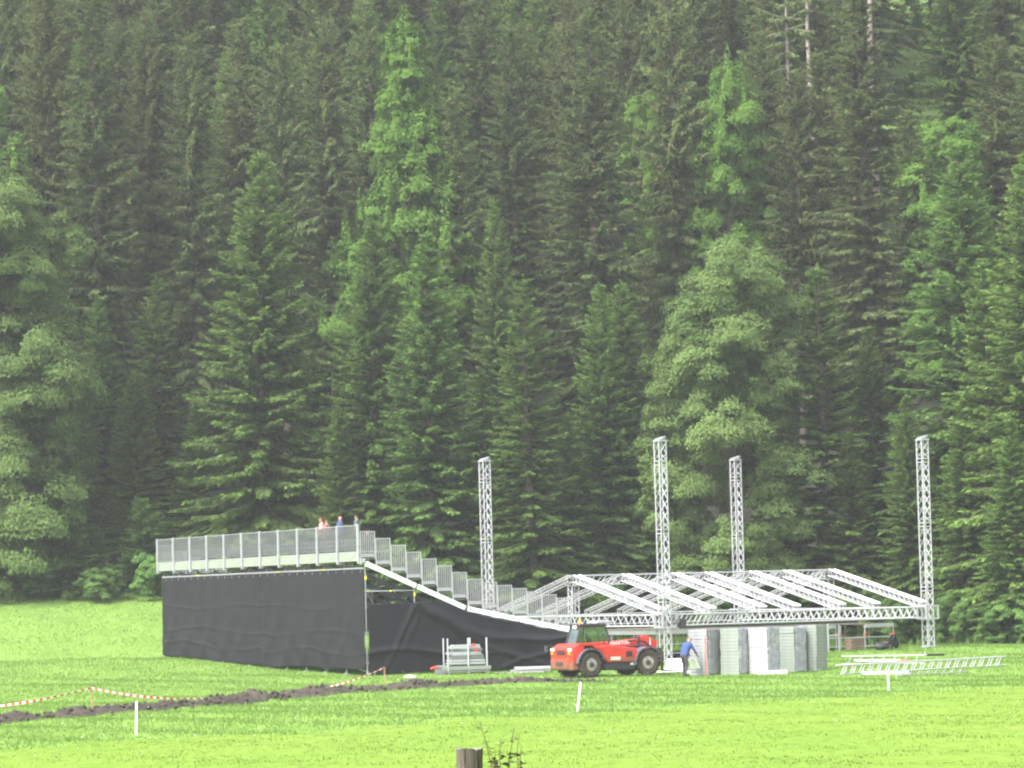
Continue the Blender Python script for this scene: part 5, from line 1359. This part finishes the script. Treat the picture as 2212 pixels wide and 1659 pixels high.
def tape(label, a, b, sag, n, w=0.075):
    mb = MB(); a, b = Vector(a), Vector(b)
    for i in range(n):
        qs = []
        for k in (i, i + 1):
            s = k / n; p = a.lerp(b, s); p.z -= sag * 4 * s * (1 - s); tw = 0.9 * math.sin(s * 5.0 + 0.7)
            qs += [p + Vector((0, math.sin(tw) * w / 2, math.cos(tw) * w / 2)), p - Vector((0, math.sin(tw) * w / 2, math.cos(tw) * w / 2))]
        mb.add([qs[0], qs[2], qs[3], qs[1]], [(0, 1, 2, 3)], mi=i % 2)
    o = mb.build('barrier_tape', [M['tape_white'], M['tape_red']])
    o.modifiers.new('t', 'SOLIDIFY').thickness = 0.003
    tag(o, label, 'tape', 'red and white barrier tapes')
pl = P(-60, 1532, 141)
tape('red and white barrier tape running from the left edge up to the wooden stake', pl, ta + Vector((0, -0.02, -0.02)), 0.10, 34, 0.09)
e1 = P(445, 1508, 149.5)
tape('red and white barrier tape falling from the left wooden stake to the soil', ta + Vector((0, -0.02, -0.02)), e1, 0.16, 34, 0.09)
tape('red and white barrier tape rising to the wooden stake before the tarp', P(690, 1487, 164), tb + Vector((0, -0.02, -0.02)), 0.12, 24, 0.08)
# thin poles at the wood edge
for px, y0, y1, lb in ((97, 1292, 1208, 'thin grey pole standing at the meadow edge far left'), (232, 1262, 1212, 'short pale wooden post showing above the bush left of the stand')):
    b = P(px, y0, 229); zg = Hf(b.x, b.y)
    tp = P(px - 1, y1, 229)
    t = thing('pole', lb, 'pole', (b.x, b.y, zg - 0.1))
    rod(t, 'shaft', (0, 0, 0), (tp.x - b.x, 0, tp.z - zg + 0.1), 0.06, M['wood'] if px > 200 else M['pale_bark']); MB().ball((tp.x - b.x, 0, tp.z - zg + 0.1), 0.058, 8).build('cap', M['pale_bark'], t)

# ------------------------------------------------------------------ foreground fence post and weed
M['post_wood'] = mat('weathered_post_wood', (0.16, 0.135, 0.11), 0.95, base2=(0.055, 0.05, 0.038), nscale=9, bump=0.8, bscale=35)
nt = M['post_wood'].node_tree
for n in [q for q in nt.nodes if q.type == 'TEX_NOISE']:
    tc = nt.nodes.new('ShaderNodeTexCoord'); mp_ = nt.nodes.new('ShaderNodeMapping'); mp_.inputs['Scale'].default_value = (3.0, 3.0, 0.22)
    nt.links.new(tc.outputs['Object'], mp_.inputs['Vector']); nt.links.new(mp_.outputs[0], n.inputs['Vector'])
DP = 21.0
ptop = P(1014, 1617, DP); pr = 0.0735
post = thing('fence_post', 'weathered grey wooden fence post at the bottom edge', 'post', (ptop.x, DP, Hf(ptop.x, DP) - 0.3))
hh_ = ptop.z - (Hf(ptop.x, DP) - 0.3)
n = 44; rows = 26; vs = []; rp = random.Random(9)
groove = [0.0022 * math.sin(i * 2.4) + 0.003 * math.sin(i * 0.43) + rp.uniform(-0.002, 0.0015) for i in range(n)]
for g_ in (5, 14, 23, 31, 39): groove[g_] -= 0.006
for j in range(rows + 1):
    for i in range(n):
        t_ = 2 * math.pi * i / n; r_ = pr + groove[i] + 0.002 * math.sin(j * 1.7 + i); z = hh_ * j / rows
        if j == rows: z += 0.006 * math.sin(i * 0.45) + rp.uniform(-0.006, 0.005)
        vs.append((r_ * math.cos(t_), r_ * math.sin(t_), z))
fs = [(j * n + i, j * n + (i + 1) % n, (j + 1) * n + (i + 1) % n, (j + 1) * n + i) for j in range(rows) for i in range(n)]
MB().add(vs, fs).build('shaft', M['post_wood'], post)
cap = [((pr + groove[i]) * q, i, q) for q in (1.0, 0.6, 0.25) for i in range(n)]
cv = [(r_ * math.cos(2 * math.pi * i / n), r_ * math.sin(2 * math.pi * i / n), (vs[rows * n + i][2] if q == 1 else hh_ - 0.004 + rp.uniform(-0.008, 0.008))) for r_, i, q in cap] + [(0, 0, hh_ - 0.005)]
cf = [(j * n + i, j * n + (i + 1) % n, (j + 1) * n + (i + 1) % n, (j + 1) * n + i) for j in range(2) for i in range(n)] + [(2 * n + i, 2 * n + (i + 1) % n, 3 * n) for i in range(n)]
MB().add(cv, cf).build('end_grain', mat('mossy_end_grain', (0.18, 0.18, 0.145), 0.95, base2=(0.10, 0.105, 0.07), nscale=30), post)
M['weed'] = mat('weed_leaf', (0.06, 0.075, 0.022), 0.7, base2=(0.035, 0.045, 0.016), nscale=20)
M['weed_stem'] = mat('weed_stem', (0.10, 0.06, 0.03), 0.8)
wx = P(1090, 1700, DP + 0.6)
weed = thing('weed_plant', 'thin brown-green weed stalks growing beside the fence post', 'weed', (wx.x, wx.y, Hf(wx.x, wx.y)))
rw = random.Random(12)
for (px, py), (bx, by) in zip(((1037, 1562), (1052, 1605), (1082, 1596), (1110, 1572), (1122, 1585), (1127, 1612), (1070, 1620), (1098, 1630)), ((1072, 1690), (1076, 1700), (1082, 1700), (1090, 1700), (1120, 1700), (1126, 1700), (1078, 1700), (1100, 1700))):
    tp = P(px, py, DP + 0.6) - Vector(weed.location); bs = P(bx, by, DP + 0.6) - Vector(weed.location); ft = Vector((bs.x * 0.6, 0, 0))
    pts = [ft, bs.lerp(tp, 0.0), bs.lerp(tp, 0.35) + Vector((rw.uniform(-.01, .01), 0, 0)), bs.lerp(tp, 0.7) + Vector((rw.uniform(-.012, .012), 0, 0)), tp]
    st_ = MB(); lf = MB()
    for k in range(4): st_.tube(pts[k], pts[k + 1], 0.0045 - 0.0008 * k, 0.0040 - 0.0008 * k, n=5)
    s_ = st_.build('stalk', M['weed_stem'], weed)
    for q in range(rw.randint(15, 24)):
        k = rw.choice((1, 1, 2, 2, 3)); c = pts[k].lerp(pts[k + 1], rw.random()); a_ = rw.uniform(0, 6.28); ln = rw.uniform(0.022, 0.050)
        d_ = Vector((math.cos(a_), math.sin(a_), rw.uniform(-.3, .7))).normalized(); w_ = d_.cross(Vector((rw.uniform(-1, 1), rw.uniform(-1, 1), 1))).normalized() * ln * 0.28
        lf.add([c, c + d_ * ln * .5 - w_, c + d_ * ln, c + d_ * ln * .5 + w_], [(0, 1, 2, 3)])
    lf.build('leaves', M['weed'], s_)

# ------------------------------------------------------------------ damp summer air
HAZE = 0.00023
hz = MB().box((0, 208, 62), (660, 510, 126)).build('haze', bpy.data.materials.new('damp_air'))
hm = hz.data.materials[0]; hm.use_nodes = True; hm.node_tree.nodes.clear()
hv = hm.node_tree.nodes.new('ShaderNodeVolumePrincipled'); hv.inputs['Density'].default_value = HAZE; hv.inputs['Color'].default_value = (0.90, 0.93, 0.95, 1); hv.inputs['Anisotropy'].default_value = 0.2
ho = hm.node_tree.nodes.new('ShaderNodeOutputMaterial'); hm.node_tree.links.new(hv.outputs[0], ho.inputs['Volume'])
tag(hz, kind='stuff')
